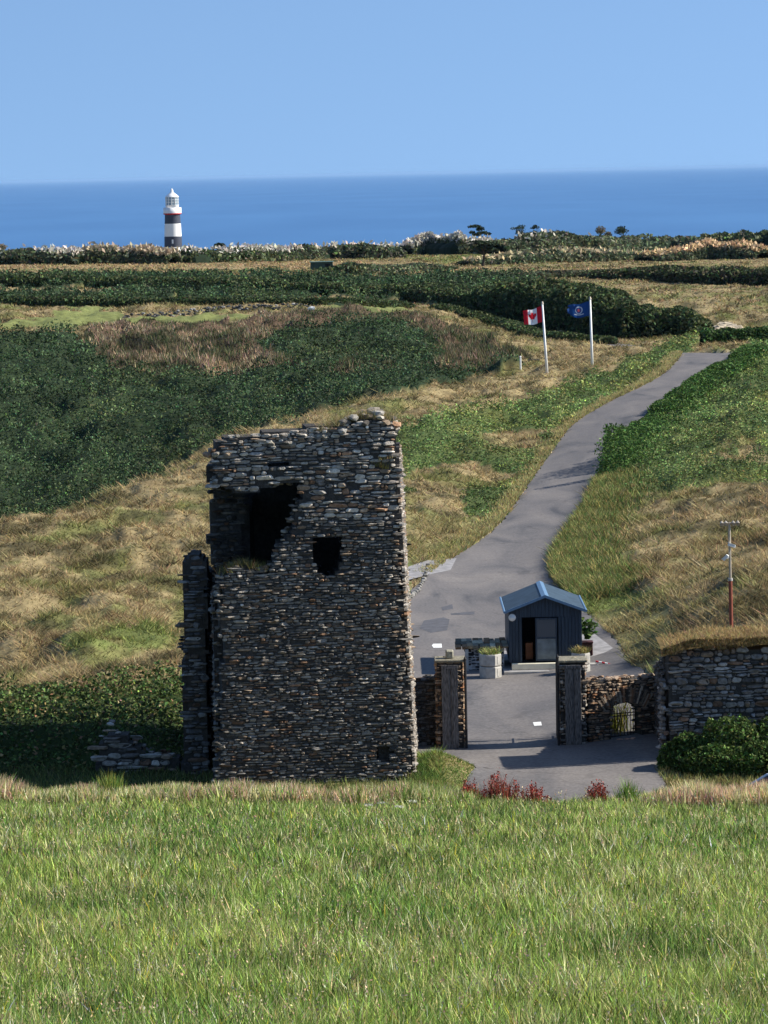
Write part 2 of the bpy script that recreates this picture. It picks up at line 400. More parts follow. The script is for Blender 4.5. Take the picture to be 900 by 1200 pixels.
def sea_mat():
    m, nt, b = newmat('sea_water')
    geo = nt.nodes.new('ShaderNodeNewGeometry')
    mp = nt.nodes.new('ShaderNodeMapping'); mp.inputs['Scale'].default_value = (.0025, .0007, 1); nt.links.new(geo.outputs['Position'], mp.inputs[0])
    n1 = nt.nodes.new('ShaderNodeTexNoise'); n1.inputs['Scale'].default_value = 1; n1.inputs['Detail'].default_value = 10; nt.links.new(mp.outputs[0], n1.inputs[0])
    cr = nt.nodes.new('ShaderNodeValToRGB'); e = cr.color_ramp.elements
    e[0].position = .3; e[0].color = (.050,.138,.298,1); e[1].position = .7; e[1].color = (.062,.165,.340,1)
    nt.links.new(n1.outputs['Fac'], cr.inputs[0]); nt.links.new(cr.outputs[0], b.inputs['Base Color'])
    b.inputs['Roughness'].default_value = .7; b.inputs['Specular IOR Level'].default_value = .12
    return m
M_sea = sea_mat()

# ---------------------------------------------------------------- ground sheet
nY, nU = 1000, 560
yp = np.exp(np.linspace(math.log(22), math.log(1515), nY))
tu = np.linspace(-1, 1, nU); uu = .15*tu+.24*tu**5
YY, UU = np.meshgrid(yp-25, uu, indexing='ij')
XX = UU*(YY+60)
ZZ = H(XX, YY)
zn = zone(XX, YY, Hs(XX, YY))
# canopies of scrub lift the surface in lumps
ZZ = ZZ + np.isin(zn, [2, 5, 3])*(fbm(XX*.35, YY*.25, 12, 3)-.42)*np.where(zn == 5, 1.5, 2.3)*sm(150, 220, YY)*(1-sm(500, 600, YY))*sm(.5, 9, np.minimum(edge_dist(XX, YY, RLd), edge_dist(XX, YY, RRd)))
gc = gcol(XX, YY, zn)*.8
inroad = onroad(XX, YY)
gc = np.where(inroad[..., None], np.array([.2,.19,.18]), gc)
mb = MB()
I = np.arange(nY*nU).reshape(nY, nU)
Q = np.stack([I[:-1, :-1], I[:-1, 1:], I[1:, 1:], I[1:, :-1]], -1).reshape(-1, 4)
mb.add(np.stack([XX, YY, ZZ], -1).reshape(-1, 3), Q, gc.reshape(-1, 3))
struct(mb.build('ground', M_ground, smooth=True))
mb = MB(); mb.add([(-4e5,-5e3,-95),(4e5,-5e3,-95),(4e5,6e5,-95),(-4e5,6e5,-95)], [(0,1,2,3)], (0,0,.2)); struct(mb.build('sea', M_sea))

def strip(L, Rr, name, lift, mat, nx=10):
    t = np.linspace(0, 1, nx)
    X = L[:, 0][:, None]*(1-t)+Rr[:, 0][:, None]*t; Y = L[:, 1][:, None]*(1-t)+Rr[:, 1][:, None]*t
    Z = Hs(X, Y)+lift
    I = np.arange(X.size).reshape(X.shape); Q = np.stack([I[:-1, :-1], I[:-1, 1:], I[1:, 1:], I[1:, :-1]], -1).reshape(-1, 4)
    m = MB(); m.add(np.stack([X, Y, Z], -1).reshape(-1, 3), Q, (.1,.1,.1)); return struct(m.build(name, mat, smooth=True))
def jag(L, sgn, amp=.22):
    n = (fbm(L[:, 1]*.9, L[:, 0]*.9, 71, 4)-.5)*2*amp
    Lc = L.copy(); Lc[:, 0] += n; return Lc
def finer(L, n=4):
    t = np.linspace(0, len(L)-1, (len(L)-1)*n+1); k = np.arange(len(L)); return np.stack([np.interp(t, k, L[:, 0]), np.interp(t, k, L[:, 1])], 1)
strip(jag(finer(RLd), 1), jag(finer(RRd), 1), 'road', .0, M_road, 14)
strip(LLd, LRd, 'lane', .02, M_road, 5)
m = MB(); sp = np.array([(p[0], p[1], p[2]+.004) for p in SIDE]); m.add(sp, [list(range(6))], (.2,.2,.2)); struct(m.build('side_path', M_paving))

# ---------------------------------------------------------------- scattering
def blades(mb, X, Y, Z, h, w, lean, col, k=2):
    n = len(X); a = R.uniform(0, 2*math.pi, n); b = R.uniform(0, 2*math.pi, n)
    wd = np.stack([np.cos(a), np.sin(a), np.zeros(n)], 1)*(w/2)[:, None]
    ld = np.stack([np.cos(b), np.sin(b), np.zeros(n)], 1)*(lean*h)[:, None]
    base = np.stack([X, Y, Z], 1); up = np.zeros((n, 3)); up[:, 2] = h
    if k == 1:
        V = np.stack([base-wd, base+wd, base+up+ld], 1); Fc = np.arange(n*3).reshape(n, 3)
        C = np.stack([col*.85, col*.85, col*1.1], 1)
    else:
        V = np.stack([base-wd, base+wd, base+up*.55+ld*.3+wd*.8, base+up*.55+ld*.3-wd*.8, base+up+ld], 1)
        o = np.arange(n)[:, None]*5
        C = np.stack([col, col, col, col, col*1.12], 1)
        mb.add(V.reshape(-1, 3), np.concatenate([o+[0,1,2,3]]), C.reshape(-1, 3))
        mb.f.append((o+[3,2,4])+mb.n-n*5); mb.m.append(np.zeros(n, int)); return
    mb.add(V.reshape(-1, 3), Fc, C.reshape(-1, 3))
def leaves(mb, X, Y, Z, s, col, flat=.5, asp=.45):
    n = len(X)
    d = R.normal(size=(n, 3)); d[:, 2] *= flat; d[:, 2] += .25; d /= np.linalg.norm(d, axis=1)[:, None]
    e = np.cross(d, R.normal(size=(n, 3))); e /= np.linalg.norm(e, axis=1)[:, None]
    p = np.stack([X, Y, Z], 1); S_ = s[:, None]
    V = np.stack([p-d*S_*.5, p+e*S_*asp*.5, p+d*S_*.5, p-e*S_*asp*.5], 1)
    mb.add(V.reshape(-1, 3), np.arange(n*4).reshape(n, 4), np.repeat(col, 4, 0))
def vary(col, amt=.3, hue=.12):
    n = len(col); k = np.exp(R.normal(0, amt, n))[:, None]; return np.clip(col*k*(1+R.normal(0, hue, (n, 3))), .003, .9)
def samp(n, y0, y1, a=.16):
    Y = np.exp(R.uniform(math.log(y0), math.log(y1), n)); X = R.uniform(-a, a, n)*(Y+8); return X, Y
def surf(X, Y):
    # the ground sheet's own height, including scrub lumps
    i = np.clip(np.log((Y+25)/22)/math.log(1515/22)*(nY-1), 0, nY-1.001); u = np.clip(X/(Y+60), -.38, .38)
    j = np.interp(u, uu, np.arange(nU)); i0 = i.astype(int); j0 = np.minimum(j.astype(int), nU-2); fi = i-i0; fj = j-j0
    return (ZZ[i0, j0]*(1-fj)+ZZ[i0, j0+1]*fj)*(1-fi)+(ZZ[i0+1, j0]*(1-fj)+ZZ[i0+1, j0+1]*fj)*fi

# the field in front
mb = MB(); X, Y = samp(680000, 22, 78, .235); Z = surf(X, Y)
n1 = fbm(X*.35, Y*.16, 51, 4); n2 = fbm(X*1.6, Y*1.0, 52, 3)
g = np.array([.165,.265,.055]); yg = np.array([.30,.38,.09]); dk = np.array([.085,.145,.035]); st = np.array([.66,.58,.28])
col = g[None]*np.ones((len(X), 1))
t = (sm(.35, .65, n1)*.8)[:, None]; col = col*(1-t)+yg*t
t = (sm(.53, .66, fbm(X*.7+31, Y*.3+7, 53, 3))*.5)[:, None]; col = col*(1-t)+dk*t
r_ = R.rand(len(X)); straw = r_ < .12+.25*sm(.45, .7, n2); col[straw] = st*.9
q = R.rand(len(X)) < .22; col[q] *= .4
q = R.rand(len(X)) < .015; col[q] = (.62,.5,.05)
t = sm(60, 76, Y)[:, None]*.35; col = col*(1-t)+np.array([.24,.29,.08])*t
col = vary(col, .48, .1)
h = (.11+.12*n1+.18*R.rand(len(X))**2)*(.6+.8*n2); w = np.maximum(.012, Y*.00034)*(.5+1.0*R.rand(len(X)))
blades(mb, X, Y, Z-.02, h, w, R.uniform(.05, .7, len(X)), col, 2)
n = 5200; X, Y = samp(n, 26, 76, .2); Z = surf(X, Y); k_ = fbm(X*.4, Y*.4, 301, 3) > .42; X, Y, Z = X[k_], Y[k_], Z[k_]; n = len(X); hs_ = .30+.22*R.rand(n)
blades(mb, X, Y, Z, hs_, np.maximum(.007, Y*.0002), R.uniform(.02, .2, n), vary(np.tile(np.array([.42,.40,.20]), (n, 1)), .2), 1)
for k_ in range(3): leaves(mb, X+R.normal(0, .012, n), Y, Z+hs_*(.8+.09*k_), np.maximum(.035, Y*.0008), vary(np.tile(np.array([.50,.40,.24]), (n, 1)), .25), 2.0, .5)
tag(mb.build('grass_field', M_blade), 'lush green meadow grass filling the whole foreground slope', 'grass', kind='stuff')

# rough dry and green grass on the slopes behind
mb = MB(); X, Y = samp(620000, 104, 420); zz = zone(X, Y, Hs(X, Y))
keep = np.isin(zz, [0, 1, 4]) & ~onroad(X, Y) & ~onlane(X, Y) & ((Y > 117) | ((X > 1.2) & (zz == 1)) | (X > 9.8)) 
keep &= ~((X > 4) & (X < 9.6) & (Y > 107) & (Y < 116.3) & (zz != 1)) & ~((X > 3) & (X < 9.0) & (Y > 107) & (Y < 130) & onroad(X, Y))
keep &= ~((X > 4.6) & (X < 9.55) & (Y > 131.4) & (Y < 137.9)) & ~((X > 8) & (X < 9.6) & (Y > 131) & (Y < 140))
X, Y, zz = X[keep], Y[keep], zz[keep]; Z = surf(X, Y)
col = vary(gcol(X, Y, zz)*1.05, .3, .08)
tus = fbm(X*.8, Y*.55, 61, 3)
h = (.12+.30*sm(.42, .7, tus))*(.6+.8*R.rand(len(X))); h = np.where(zz == 4, .05, h); h = h*np.where((Y < 118), .35, 1)
blades(mb, X, Y, Z-.03, h, np.maximum(.03, Y*.00032)*(.8+1.0*R.rand(len(X))), R.uniform(.5, 2.2, len(X)), col, 1)
tag(mb.build('rough_grass', M_blade), 'dry straw and green rough grass over the slopes behind the tower', 'grass', kind='stuff')

# scrub, bracken and dead bracken
def scrub(name, zid, n, y0, y1, size, label, hmul=1., flat=.5, asp=.5, tall=.6, amt=.38, extra=None):
    mb = MB(); X, Y = samp(n, y0, y1); zz = zone(X, Y, Hs(X, Y))
    ro = onroad(X, Y) | onlane(X, Y)
    keep = np.isin(zz, zid) & ~ro & ((edge_dist(X, Y, RRd) > 1.0*(Y > 150)) | (Y > 330)) & ((edge_dist(X, Y, RLd) > .8) | (Y > 330)); X, Y, zz = X[keep], Y[keep], zz[keep]; Z = surf(X, Y)
    cl = fbm(X*.55, Y*.4, 77, 3); s_ = np.maximum(size[0], Y*size[1])*(.6+.8*R.rand(len(X)))
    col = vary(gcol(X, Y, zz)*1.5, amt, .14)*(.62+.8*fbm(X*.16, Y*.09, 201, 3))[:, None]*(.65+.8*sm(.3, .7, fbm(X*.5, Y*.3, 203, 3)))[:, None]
    q = fbm(X*.12, Y*.08, 205, 3) > .56; col[q] = col[q]*np.array([1.22, 1.08, 1.0])
    if extra is not None:
        q = R.rand(len(X)) < extra[0]; col[q] = vary(np.tile(np.array(extra[1]), (q.sum(), 1)), .25)
    if 5 in zid: hmul = .3+.7*sm(1, 10, np.minimum(edge_dist(X, Y, RRd), edge_dist(X, Y, RLd)))
    leaves(mb, X, Y, Z+tall*R.rand(len(X))**.7*(.35+1.3*sm(.35, .7, cl))*hmul, s_, col, flat, asp)
    return tag(mb.build(name, M_leaf), label, 'undergrowth', kind='stuff')
scrub('gorse_scrub', [2], 650000, 225, 640, (.16, .00088), 'dark green gorse and bracken scrub covering the valley side on the left', flat=.9, tall=.8)
scrub('bracken', [5], 560000, 170, 360, (.12, .00078), 'bright green bracken on both sides of the upper road', tall=.7)
# dead bracken and heather as upright stems
mb = MB(); X, Y = samp(240000, 300, 400); zz = zone(X, Y, Hs(X, Y)); k = zz == 3; X, Y, zz = X[k], Y[k], zz[k]; Z = surf(X, Y)
nn = fbm(X*.3, Y*.2, 81, 3); px, _ = proj(X, Y, Z)
ta = sm(.40, .6, nn)*(1-sm(280, 440, px)*.75)*(1-.35*sm(.5, .62, fbm(X*.12, Y*.1, 85, 3)))+.12
col = np.array([.43,.315,.20])*ta[:, None]+np.array([.065,.070,.036])*(1-ta[:, None])
q = R.rand(len(X)) < .15+.4*sm(.45, .6, fbm(X*.5, Y*.35, 83, 3)); col[q] = (.05,.075,.03)
blades(mb, X, Y, Z-.05, (.3+.6*R.rand(len(X)))*(1-.4*sm(350, 362, Y)), np.full(len(X), .12), R.uniform(.1, .8, len(X)), vary(col, .45), 1)
tag(mb.build('dead_bracken', M_blade), 'pinkish brown dead bracken and heather on the bank below the golf green', 'undergrowth', kind='stuff')
# bramble on the left bank
mb = MB(); X, Y = samp(130000, 111, 130, .2); zz = zone(X, Y, Hs(X, Y)); k = (zz == 8) & (X < -5.8); X, Y = X[k], Y[k]; Z = surf(X, Y)
cl = fbm(X*.7, Y*.5, 91, 3)
col = vary(np.tile(np.array([.07,.10,.03]), (len(X), 1)), .45, .15); q = R.rand(len(X)) < .12; col[q] = vary(np.tile(np.array([.25,.19,.09]), (q.sum(), 1)), .3)
leaves(mb, X, Y, Z+.75*R.rand(len(X))*(.2+1.2*sm(.35, .7, cl))-.05, .09+.12*R.rand(len(X)), col, .6, .6)
tag(mb.build('bramble_bank', M_leaf), 'tangled bramble growing over the earth bank left of the ruined tower', 'undergrowth', kind='stuff')
# roadside overhang along the right edge of the road
mb = MB(); k = (RRd[:, 1] > 150)
pts = finer(RRd[k], 8); n = 120000; idx = R.randint(0, len(pts), n); off = np.abs(R.normal(0, 1, n)); X = pts[idx, 0]+.15+off*1.3+R.normal(0, .05, n); Y = pts[idx, 1]+R.normal(0, .4, n)
lump = fbm(Y*.23, X*.05, 33, 3); hh = 1.35*sm(.30, .56, lump)*sm(160, 190, Y)*(1-.82*sm(208, 236, Y))+.10; off = np.minimum(off, 2.5)
Z = surf(X, Y)+R.rand(n)*hh*2.0*np.exp(-.1*off)
dry = (Y < 205)
col = np.where((dry & (R.rand(n) < .6))[:, None], np.array([.22,.19,.07]), np.array([.065,.12,.03]))
k_ = ~dry
leaves(mb, X[k_], Y[k_], Z[k_], np.maximum(.16, Y[k_]*.0010)*(.6+.8*R.rand(k_.sum())), vary(col[k_], .35), .6)
k_ = dry & (Y < 205)
blades(mb, X[k_], Y[k_], Z[k_]*0+surf(X[k_], Y[k_]), .15+.4*R.rand(k_.sum()), np.full(k_.sum(), .06), R.uniform(.3, 1.2, k_.sum()), vary(col[k_]*1.2, .35), 1)
tag(mb.build('verge_bracken', M_leaf), 'shaggy bracken bank overhanging the right edge of the road', 'undergrowth', kind='stuff')
# left verge, dry
mb = MB(); k = (RLd[:, 1] > 165); pts = finer(RLd[k], 8); n = 26000; idx = R.randint(0, len(pts), n); X = pts[idx, 0]-np.abs(R.normal(0, .5, n))-.05; Y = pts[idx, 1]
blades(mb, X, Y, surf(X, Y), .1+.25*R.rand(n), np.full(n, .09), R.uniform(.2, .9, n), vary(np.tile(np.array([.34,.30,.13]), (n, 1)), .3), 1)
tag(mb.build('verge_grass', M_blade), 'narrow strip of dry grass along the left edge of the road', 'grass', kind='stuff')

# fringe of seeding grass at the brow of the field
mb = MB(); n = 78000; X = R.uniform(-17, 17, n); Y = R.uniform(72.6, 76.2, n); px, _ = proj(X, Y, Hs(X, Y))
tall = .24+.34*fbm(X*.9, X*0, 95, 3)
tall = tall*np.where((px > 560) & (px < 745), .62, 1)
tall *= np.interp(px, [0, 480, 540, 760, 800, 900], [1.15, 1.1, .8, .8, 1.15, 1.15])
pink = np.array([.58,.40,.27]); grn = np.array([.20,.25,.07]); stw = np.array([.58,.50,.27])
f1 = fbm(X*1.4, Y*.3, 97, 3); col = np.where((f1 > .5)[:, None], pink, stw); q = R.rand(n) < np.interp(px, [0, 200, 350, 560, 745, 790], [.45, .45, .45, .75, .75, .15]); col[q] = grn
blades(mb, X, Y, surf(X, Y)-.05, tall*(.5+.9*R.rand(n)), .02+.03*R.rand(n), R.uniform(.05, .45, n), vary(col, .28), 2)
tag(mb.build('seeding_grass', M_blade), 'pinkish straw coloured seeding grass along the far brow of the meadow', 'grass', kind='stuff')

# small lawn between tower and gateway
mb = MB(); n = 16000; X = R.uniform(.6, 3.3, n); Y = R.uniform(104, 114.6, n); k = ~onroad(X, Y); X, Y = X[k], Y[k]; n = len(X); f1 = fbm(X*1.2, Y*.8, 7, 3)
col = np.where((f1 > .62)[:, None], np.array([.24,.26,.08]), np.array([.14,.21,.05]))
blades(mb, X, Y, surf(X, Y)-.02, (.05+.08*R.rand(n))*(1+1.5*(X < 1.8)), np.full(n, .035), R.uniform(.3, 1.5, n), vary(col, .28), 1)
n = 30000; X = R.uniform(-17, 1.2, n); Y = R.uniform(98, 111.5, n); blades(mb, X, Y, surf(X, Y)-.02, .1+.2*R.rand(n), np.full(n, .04), R.uniform(.2, .9, n), vary(np.tile(np.array([.15,.17,.06]), (n, 1)), .35), 1)
n = 14000; X = R.uniform(8.4, 17, n); Y = R.uniform(98, 109.5, n); k = ~onroad(X, Y); X, Y = X[k], Y[k]; n = len(X); blades(mb, X, Y, surf(X, Y)-.02, .1+.2*R.rand(n), np.full(n, .04), R.uniform(.2, .9, n), vary(np.tile(np.array([.20,.19,.07]), (n, 1)), .35), 1)
tag(mb.build('lawn_grass', M_blade), 'short green grass round the tower foot and beside the gateway road', 'grass', kind='stuff')
# far dry fields
mb = MB(); X, Y = samp(130000, 415, 800); zz = zone(X, Y, Hs(X, Y)); k = np.isin(zz, [0, 1, 6]); X, Y, zz = X[k], Y[k], zz[k]; n = len(X)
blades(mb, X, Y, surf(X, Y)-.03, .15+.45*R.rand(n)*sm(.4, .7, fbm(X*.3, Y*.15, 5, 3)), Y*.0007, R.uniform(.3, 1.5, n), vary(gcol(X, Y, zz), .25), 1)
tag(mb.build('far_grass', M_blade), 'dry tawny grass on the far fields below the ridge', 'grass', kind='stuff')

# individual weeds on the brow
def weed(name, px, Y, wid, hgt, cols, label, cat, group=None, n=260, spike=True):
    x = (px-450)/F*Y; z0 = float(surf(np.array([x]), np.array([Y]))[0]); mb = MB()
    X = R.normal(0, wid*.4, n); Yy = R.normal(0, .18, n); hh = hgt*np.exp(-(X/wid)**2)*(.5+.6*R.rand(n))
    c_ = np.array(cols)[R.randint(0, len(cols), n)]
    blades(mb, x+X, Y+Yy, z0-.08+0*X, hh, np.full(n, .02), R.uniform(.05, .4, n), vary(c_*1.0, .25), 2)
    if spike:
        m_ = 40
        for i in range(m_):
            k = R.randint(0, n); r = 26
            zz_ = R.uniform(.45, 1.05, r)*hh[k]
            leaves(mb, x+X[k]+R.normal(0, .018, r), Y+Yy[k]+R.normal(0, .018, r), z0+zz_, np.full(r, .04), vary(np.tile(np.array(cols[0]), (r, 1)), .3), 1, .8)
    return tag(mb.build(name, M_leaf, loc=(x, Y, z0)), label, cat, group)
RED = [(.24,.05,.035),(.19,.055,.035),(.15,.11,.045)]
weed('dock_plant', 545, 74.6, .42, .62, RED, 'reddish dock clump nearest the tower, leftmost on the meadow brow', 'dock plant', 'red docks on the brow of the meadow')
weed('dock_plant', 580, 74.4, .6, .85, RED, 'widest and tallest red dock clump, in front of the gateway road', 'dock plant', 'red docks on the brow of the meadow', 420)
weed('dock_plant', 622, 74.8, .4, .58, RED, 'small sparse red dock clump in the middle of the gateway road', 'dock plant', 'red docks on the brow of the meadow', 160)
weed('dock_plant', 697, 74.6, .36, .62, RED, 'red dock clump just left of the upright green rush', 'dock plant', 'red docks on the brow of the meadow', 200)
weed('rush_clump', 733, 74.3, .36, .74, [(.16,.24,.05),(.11,.19,.04)], 'upright bright green rush clump in front of the gateway wall', 'rush', None, 420, False)
weed('leafy_weed', 118, 74.5, .5, .80, [(.14,.22,.05),(.26,.28,.06)], 'bushy yellow green weed on the left of the meadow brow', 'weed', None, 700, False)
def umbel(px, py, Y, label):
    p = P(px, py, Y); z0 = float(surf(np.array([p[0]]), np.array([Y]))[0]); mb = MB(); top = max(p[2], z0+.25)
    mb.tube([(p[0], Y, z0-.1), (p[0], Y, top)], .006, (.2,.25,.1), 0, 5)
    n = 90; a = R.uniform(0, 6.28, n); r = .095*np.sqrt(R.rand(n)); leaves(mb, p[0]+r*np.cos(a), Y+r*np.sin(a), top+R.uniform(-.01, .02, n), np.full(n, .028), vary(np.tile(np.array([.62,.60,.50]), (n, 1)), .08, .02), .2, .9)
    tag(mb.build('wild_carrot', M_leaf, loc=(p[0], Y, z0)), label, 'wildflower', 'white umbels near the brow of the meadow')
for q_ in [(432,948,70,'white umbel flower nearest the tower foot, leftmost of its row of four'),(447,943,71.5,'white umbel flower in the grass, second from left in its row of four'),(468,949,69.5,'white umbel flower in the grass, third from left in its row of four'),(484,941,72,'white umbel flower in the grass, rightmost of its row of four'),(284,925,74,'lone white umbel flower before the left corner of the tower'),(362,928,73.5,'lone white umbel flower before the middle of the tower')]: umbel(*q_)

# ---------------------------------------------------------------- masonry
ST = np.array([(.20,.185,.165),(.28,.26,.235),(.13,.122,.115),(.21,.165,.125),(.30,.285,.26),(.16,.145,.13),(.24,.225,.205),(.10,.095,.09),(.19,.12,.08),(.21,.205,.20)])
def scol(n, tint=(1, 1, 1), k=1.):
    return np.clip(ST[R.randint(0, len(ST), n)]*np.exp(R.normal(0, .24, n))[:, None]*np.array(tint)*k, .01, .7)
def stones(mb, O, U, N, us, zs, ws, hs, dep, col, tilt=.10, V=(0, 0, 1)):
    """chamfered rubble blocks set on a wall plane; us,zs = centres along U and up"""
    n = len(us); O = np.array(O); U = np.array(U); N = np.array(N); V = np.array(V, float)
    sg = np.array([(-1,-.5),(-.62,-1),(.55,-1),(1,-.45),(1,.5),(.6,1),(-.55,1),(-1,.45)]); K = 8
    jit = R.uniform(-.2, .2, (n, K, 2))
    hw = (ws/2)[:, None]; hh = (hs/2)[:, None]
    L = []; ra = R.normal(0, .035, n)[:, None]*np.minimum(1, hs/ws*4)[:, None]
    tu_ = R.normal(0, tilt, n)[:, None]; tz_ = R.normal(0, tilt, n)[:, None]
    for ins, dd in [(1.0, -1), (1.0, .35), (.62, 1.0)]:
        du = hw*(sg[:, 0]*ins+jit[:, :, 0]*.7); dz = hh*(sg[:, 1]*ins+jit[:, :, 1]*.9)
        cu = us[:, None]+du-dz*ra; cz = zs[:, None]+dz+du*ra
        d = dep[:, None]*dd if dd > 0 else np.full((n, K), -.08)
        if dd == 1.0: d = d+(sg[:, 0]*tu_*hw+sg[:, 1]*tz_*hh)*1.4+R.uniform(-.008, .008, (n, K))
        L.append(O+cu[..., None]*U+cz[..., None]*V+d[..., None]*N)
    Vv = np.concatenate(L, 1)
    fq = []
    for a in (0, K):
        for i in range(K):
            j = (i+1) % K; fq.append((a+i, a+j, a+K+j, a+K+i))
    fq = np.array(fq); n0 = mb.n
    Fc = (np.arange(n)[:, None, None]*(3*K)+fq[None]).reshape(-1, 4)
    mb.add(Vv.reshape(-1, 3), Fc, np.repeat(col, 3*K, 0))
    mb.f.append(n0+np.arange(n)[:, None]*(3*K)+np.arange(2*K, 3*K)[None]); mb.m.append(np.zeros(n, int))
def courses(u0, u1, z0, z1, ins, h=(.09, .2), w=(.2, .6), miss=.04, sd=1, hfun=None):
    us, zs, ws, hs = [], [], [], []; z = z0
    while z < z1:
        k = hfun(z) if hfun else 1.
        ch = random.uniform(*h)*k
        u = u0-random.random()*.3
        while u < u1:
            L = random.uniform(*w)*(.6+.8*random.random())*math.sqrt(k)
            if random.random() > miss:
                if random.random() < .28 and ch > .11:
                    us += [u+L/2]*2; ws += [L-.018]*2; zs += [z+ch*.24, z+ch*.76]; hs += [ch*.44]*2
                else: us.append(u+L/2); ws.append(L-.02); zs.append(z+ch/2); hs.append(ch*random.uniform(.78, .98))
            u += L
        z += ch
    us, zs, ws, hs = map(np.array, (us, zs, ws, hs))
    zs = zs+(vnoise(us*.7, zs*.9, sd)-.5)*.26+R.normal(0, .012, len(zs)); hs = hs*R.uniform(.7, 1.08, len(hs))
    k = ins(us, zs) & (ins(us-ws*.35, zs) | (R.rand(len(us)) < .22)) & (ins(us+ws*.35, zs) | (R.rand(len(us)) < .22))
    return us[k], zs[k], ws[k], hs[k]
def core(mb, O, U, N, u0, u1, z0, z1, ins, thick, cell=.16, col=(.055,.05,.045), V=(0, 0, 1), er=.1):
    """rubble core of a wall: voxel slab with the openings left out"""
    nu = max(1, int(round((u1-u0)/cell))); nz = max(1, int(round((z1-z0)/cell)))
    ue = np.linspace(u0, u1, nu+1); ze = np.linspace(z0, z1, nz+1)
    uc, zc = np.meshgrid((ue[1:]+ue[:-1])/2, (ze[1:]+ze[:-1])/2, indexing='ij')
    m = ins(uc, zc) & ins(uc-er, zc) & ins(uc+er, zc) & ins(uc, zc+er*.6); mp = np.pad(m, 1)
    O = np.array(O); U = np.array(U); N = np.array(N); V = np.array(V, float)
    def pt(i, j, d): return O+ue[i][..., None]*U+ze[j][..., None]*V-d*N
    for front in (0, 1):
        i, j = np.where(m); d = thick if front else 0
        q = np.stack([pt(i, j, d), pt(i+1, j, d), pt(i+1, j+1, d), pt(i, j+1, d)], 1)
        if front: q = q[:, ::-1]
        mb.add(q.reshape(-1, 3), np.arange(len(i)*4).reshape(-1, 4), col)
    for (di, dj) in ((1, 0), (-1, 0), (0, 1), (0, -1)):
        nb = mp[1+di:1+di+nu, 1+dj:1+dj+nz]; i, j = np.where(m & ~nb)
        if di == 1: A = (i+1, j); B = (i+1, j+1)
        elif di == -1: A = (i, j+1); B = (i, j)
        elif dj == 1: A = (i+1, j+1); B = (i, j+1)
        else: A = (i, j); B = (i+1, j)
        q = np.stack([pt(A[0], A[1], 0), pt(A[0], A[1], thick), pt(B[0], B[1], thick), pt(B[0], B[1], 0)], 1)
        mb.add(q.reshape(-1, 3), np.arange(len(i)*4).reshape(-1, 4), col)
ICO = None
def rocks(mb, pts, sz, col, squash=.55):
    global ICO
    if ICO is None:
        import bmesh
        b = bmesh.new(); bmesh.ops.create_icosphere(b, subdivisions=1, radius=1); b.verts.ensure_lookup_table()
        ICO = (np.array([v.co[:] for v in b.verts]), np.array([[v.index for v in f.verts] for f in b.faces])); b.free()
    V0, F0 = ICO
    for p, s_, c_ in zip(pts, sz, col):
        A = R.normal(size=(3, 3)); q, _ = np.linalg.qr(A)
        V = np.sign(V0)*np.abs(V0)**.7*(1+R.normal(0, .12, (len(V0), 1)))
        V = V*np.array([1, .8, squash])*s_; 
        a = R.uniform(0, 6.28); rot = np.array([[math.cos(a), -math.sin(a), 0], [math.sin(a), math.cos(a), 0], [0, 0, 1]])
        tl = R.normal(0, .25); rt = np.array([[1, 0, 0], [0, math.cos(tl), -math.sin(tl)], [0, math.sin(tl), math.cos(tl)]])
        mb.add(V@rot.T@rt.T+p, F0, c_)
def tufts(mb, X, Y, Z, n, h, col, spread=.12, w=.015):
    i = R.randint(0, len(X), n); c_ = np.array(col)[R.randint(0, len(col), n)]
    blades(mb, X[i]+R.normal(0, spread, n), Y[i]+R.normal(0, spread, n), Z[i], h*(.4+.9*R.rand(n)), np.full(n, w), R.uniform(.2, 1.2, n), vary(c_, .3), 1)

# ---- the ruined tower
YT = 108.; rot = math.radians(6.5)   # the face is turned a little towards the sun
UT = np.array([math.cos(rot), math.sin(rot), 0]); NT = np.array([math.sin(rot), -math.cos(rot), 0])
UL = np.array([.012, 1., 0]); NL = -UT
# plane through the left base corner
OTx = float(P(250, 915, YT)[0]); OT = np.array([OTx, YT, 0.])
def tuv(px, py):
    d = ray(px, py); t = np.dot(OT, NT)/np.dot(d, NT); p = d*t; return float(np.dot(p-OT, UT)), float(p[2])
def tpoly(L): return [tuv(*q) for q in L]
OUT = tpoly([(251,935),(249,915),(252,880),(256,840),(255,800),(260,760),(252,730),(256,700),(254,685),(262,672),(262,664),(250,655),(252,600),(248,560),(252,545),(246,532),(250,520),(262,512),(300,508),(340,503),(372,500),(400,499),(425,495),(440,491),(452,493),(464,498),(467,520),(470,600),(474,700),(480,800),(485,870),(489,935)])
HOLE1 = tpoly([(240,574),(262,572),(275,580),(300,576),(330,566),(352,566),(352,580),(344,600),(340,622),(334,632),(322,640),(316,668),(300,668),(285,660),(265,666),(240,668)])
HOLE2 = tpoly([(371,630),(400,628),(401,642),(397,658),(393,671),(384,675),(374,672),(372,655)])
HOLE3 = tpoly([(444,876),(452,874),(458,882),(456,892),(448,890)])
HOLE4 = tpoly([(318,540),(333,540),(333,546),(318,546)])
uR = OUT[-1][0]; zB = -20.4; zTop = max(q[1] for q in OUT)
def insT(u, z):
    j = (fbm(u*1.8, z*5, 5, 3)-.5)*.35; j2 = (fbm(u*5+9, z*1.8, 6, 3)-.5)*.22
    uu_, zz_ = u+j*.6, z+j2
    return pip(OUT, uu_, zz_) & ~pip(HOLE1, uu_, zz_) & ~pip(HOLE2, u+j*.25, z+j2*.3) & ~pip(HOLE3, u, z) & ~pip(HOLE4, u, z)
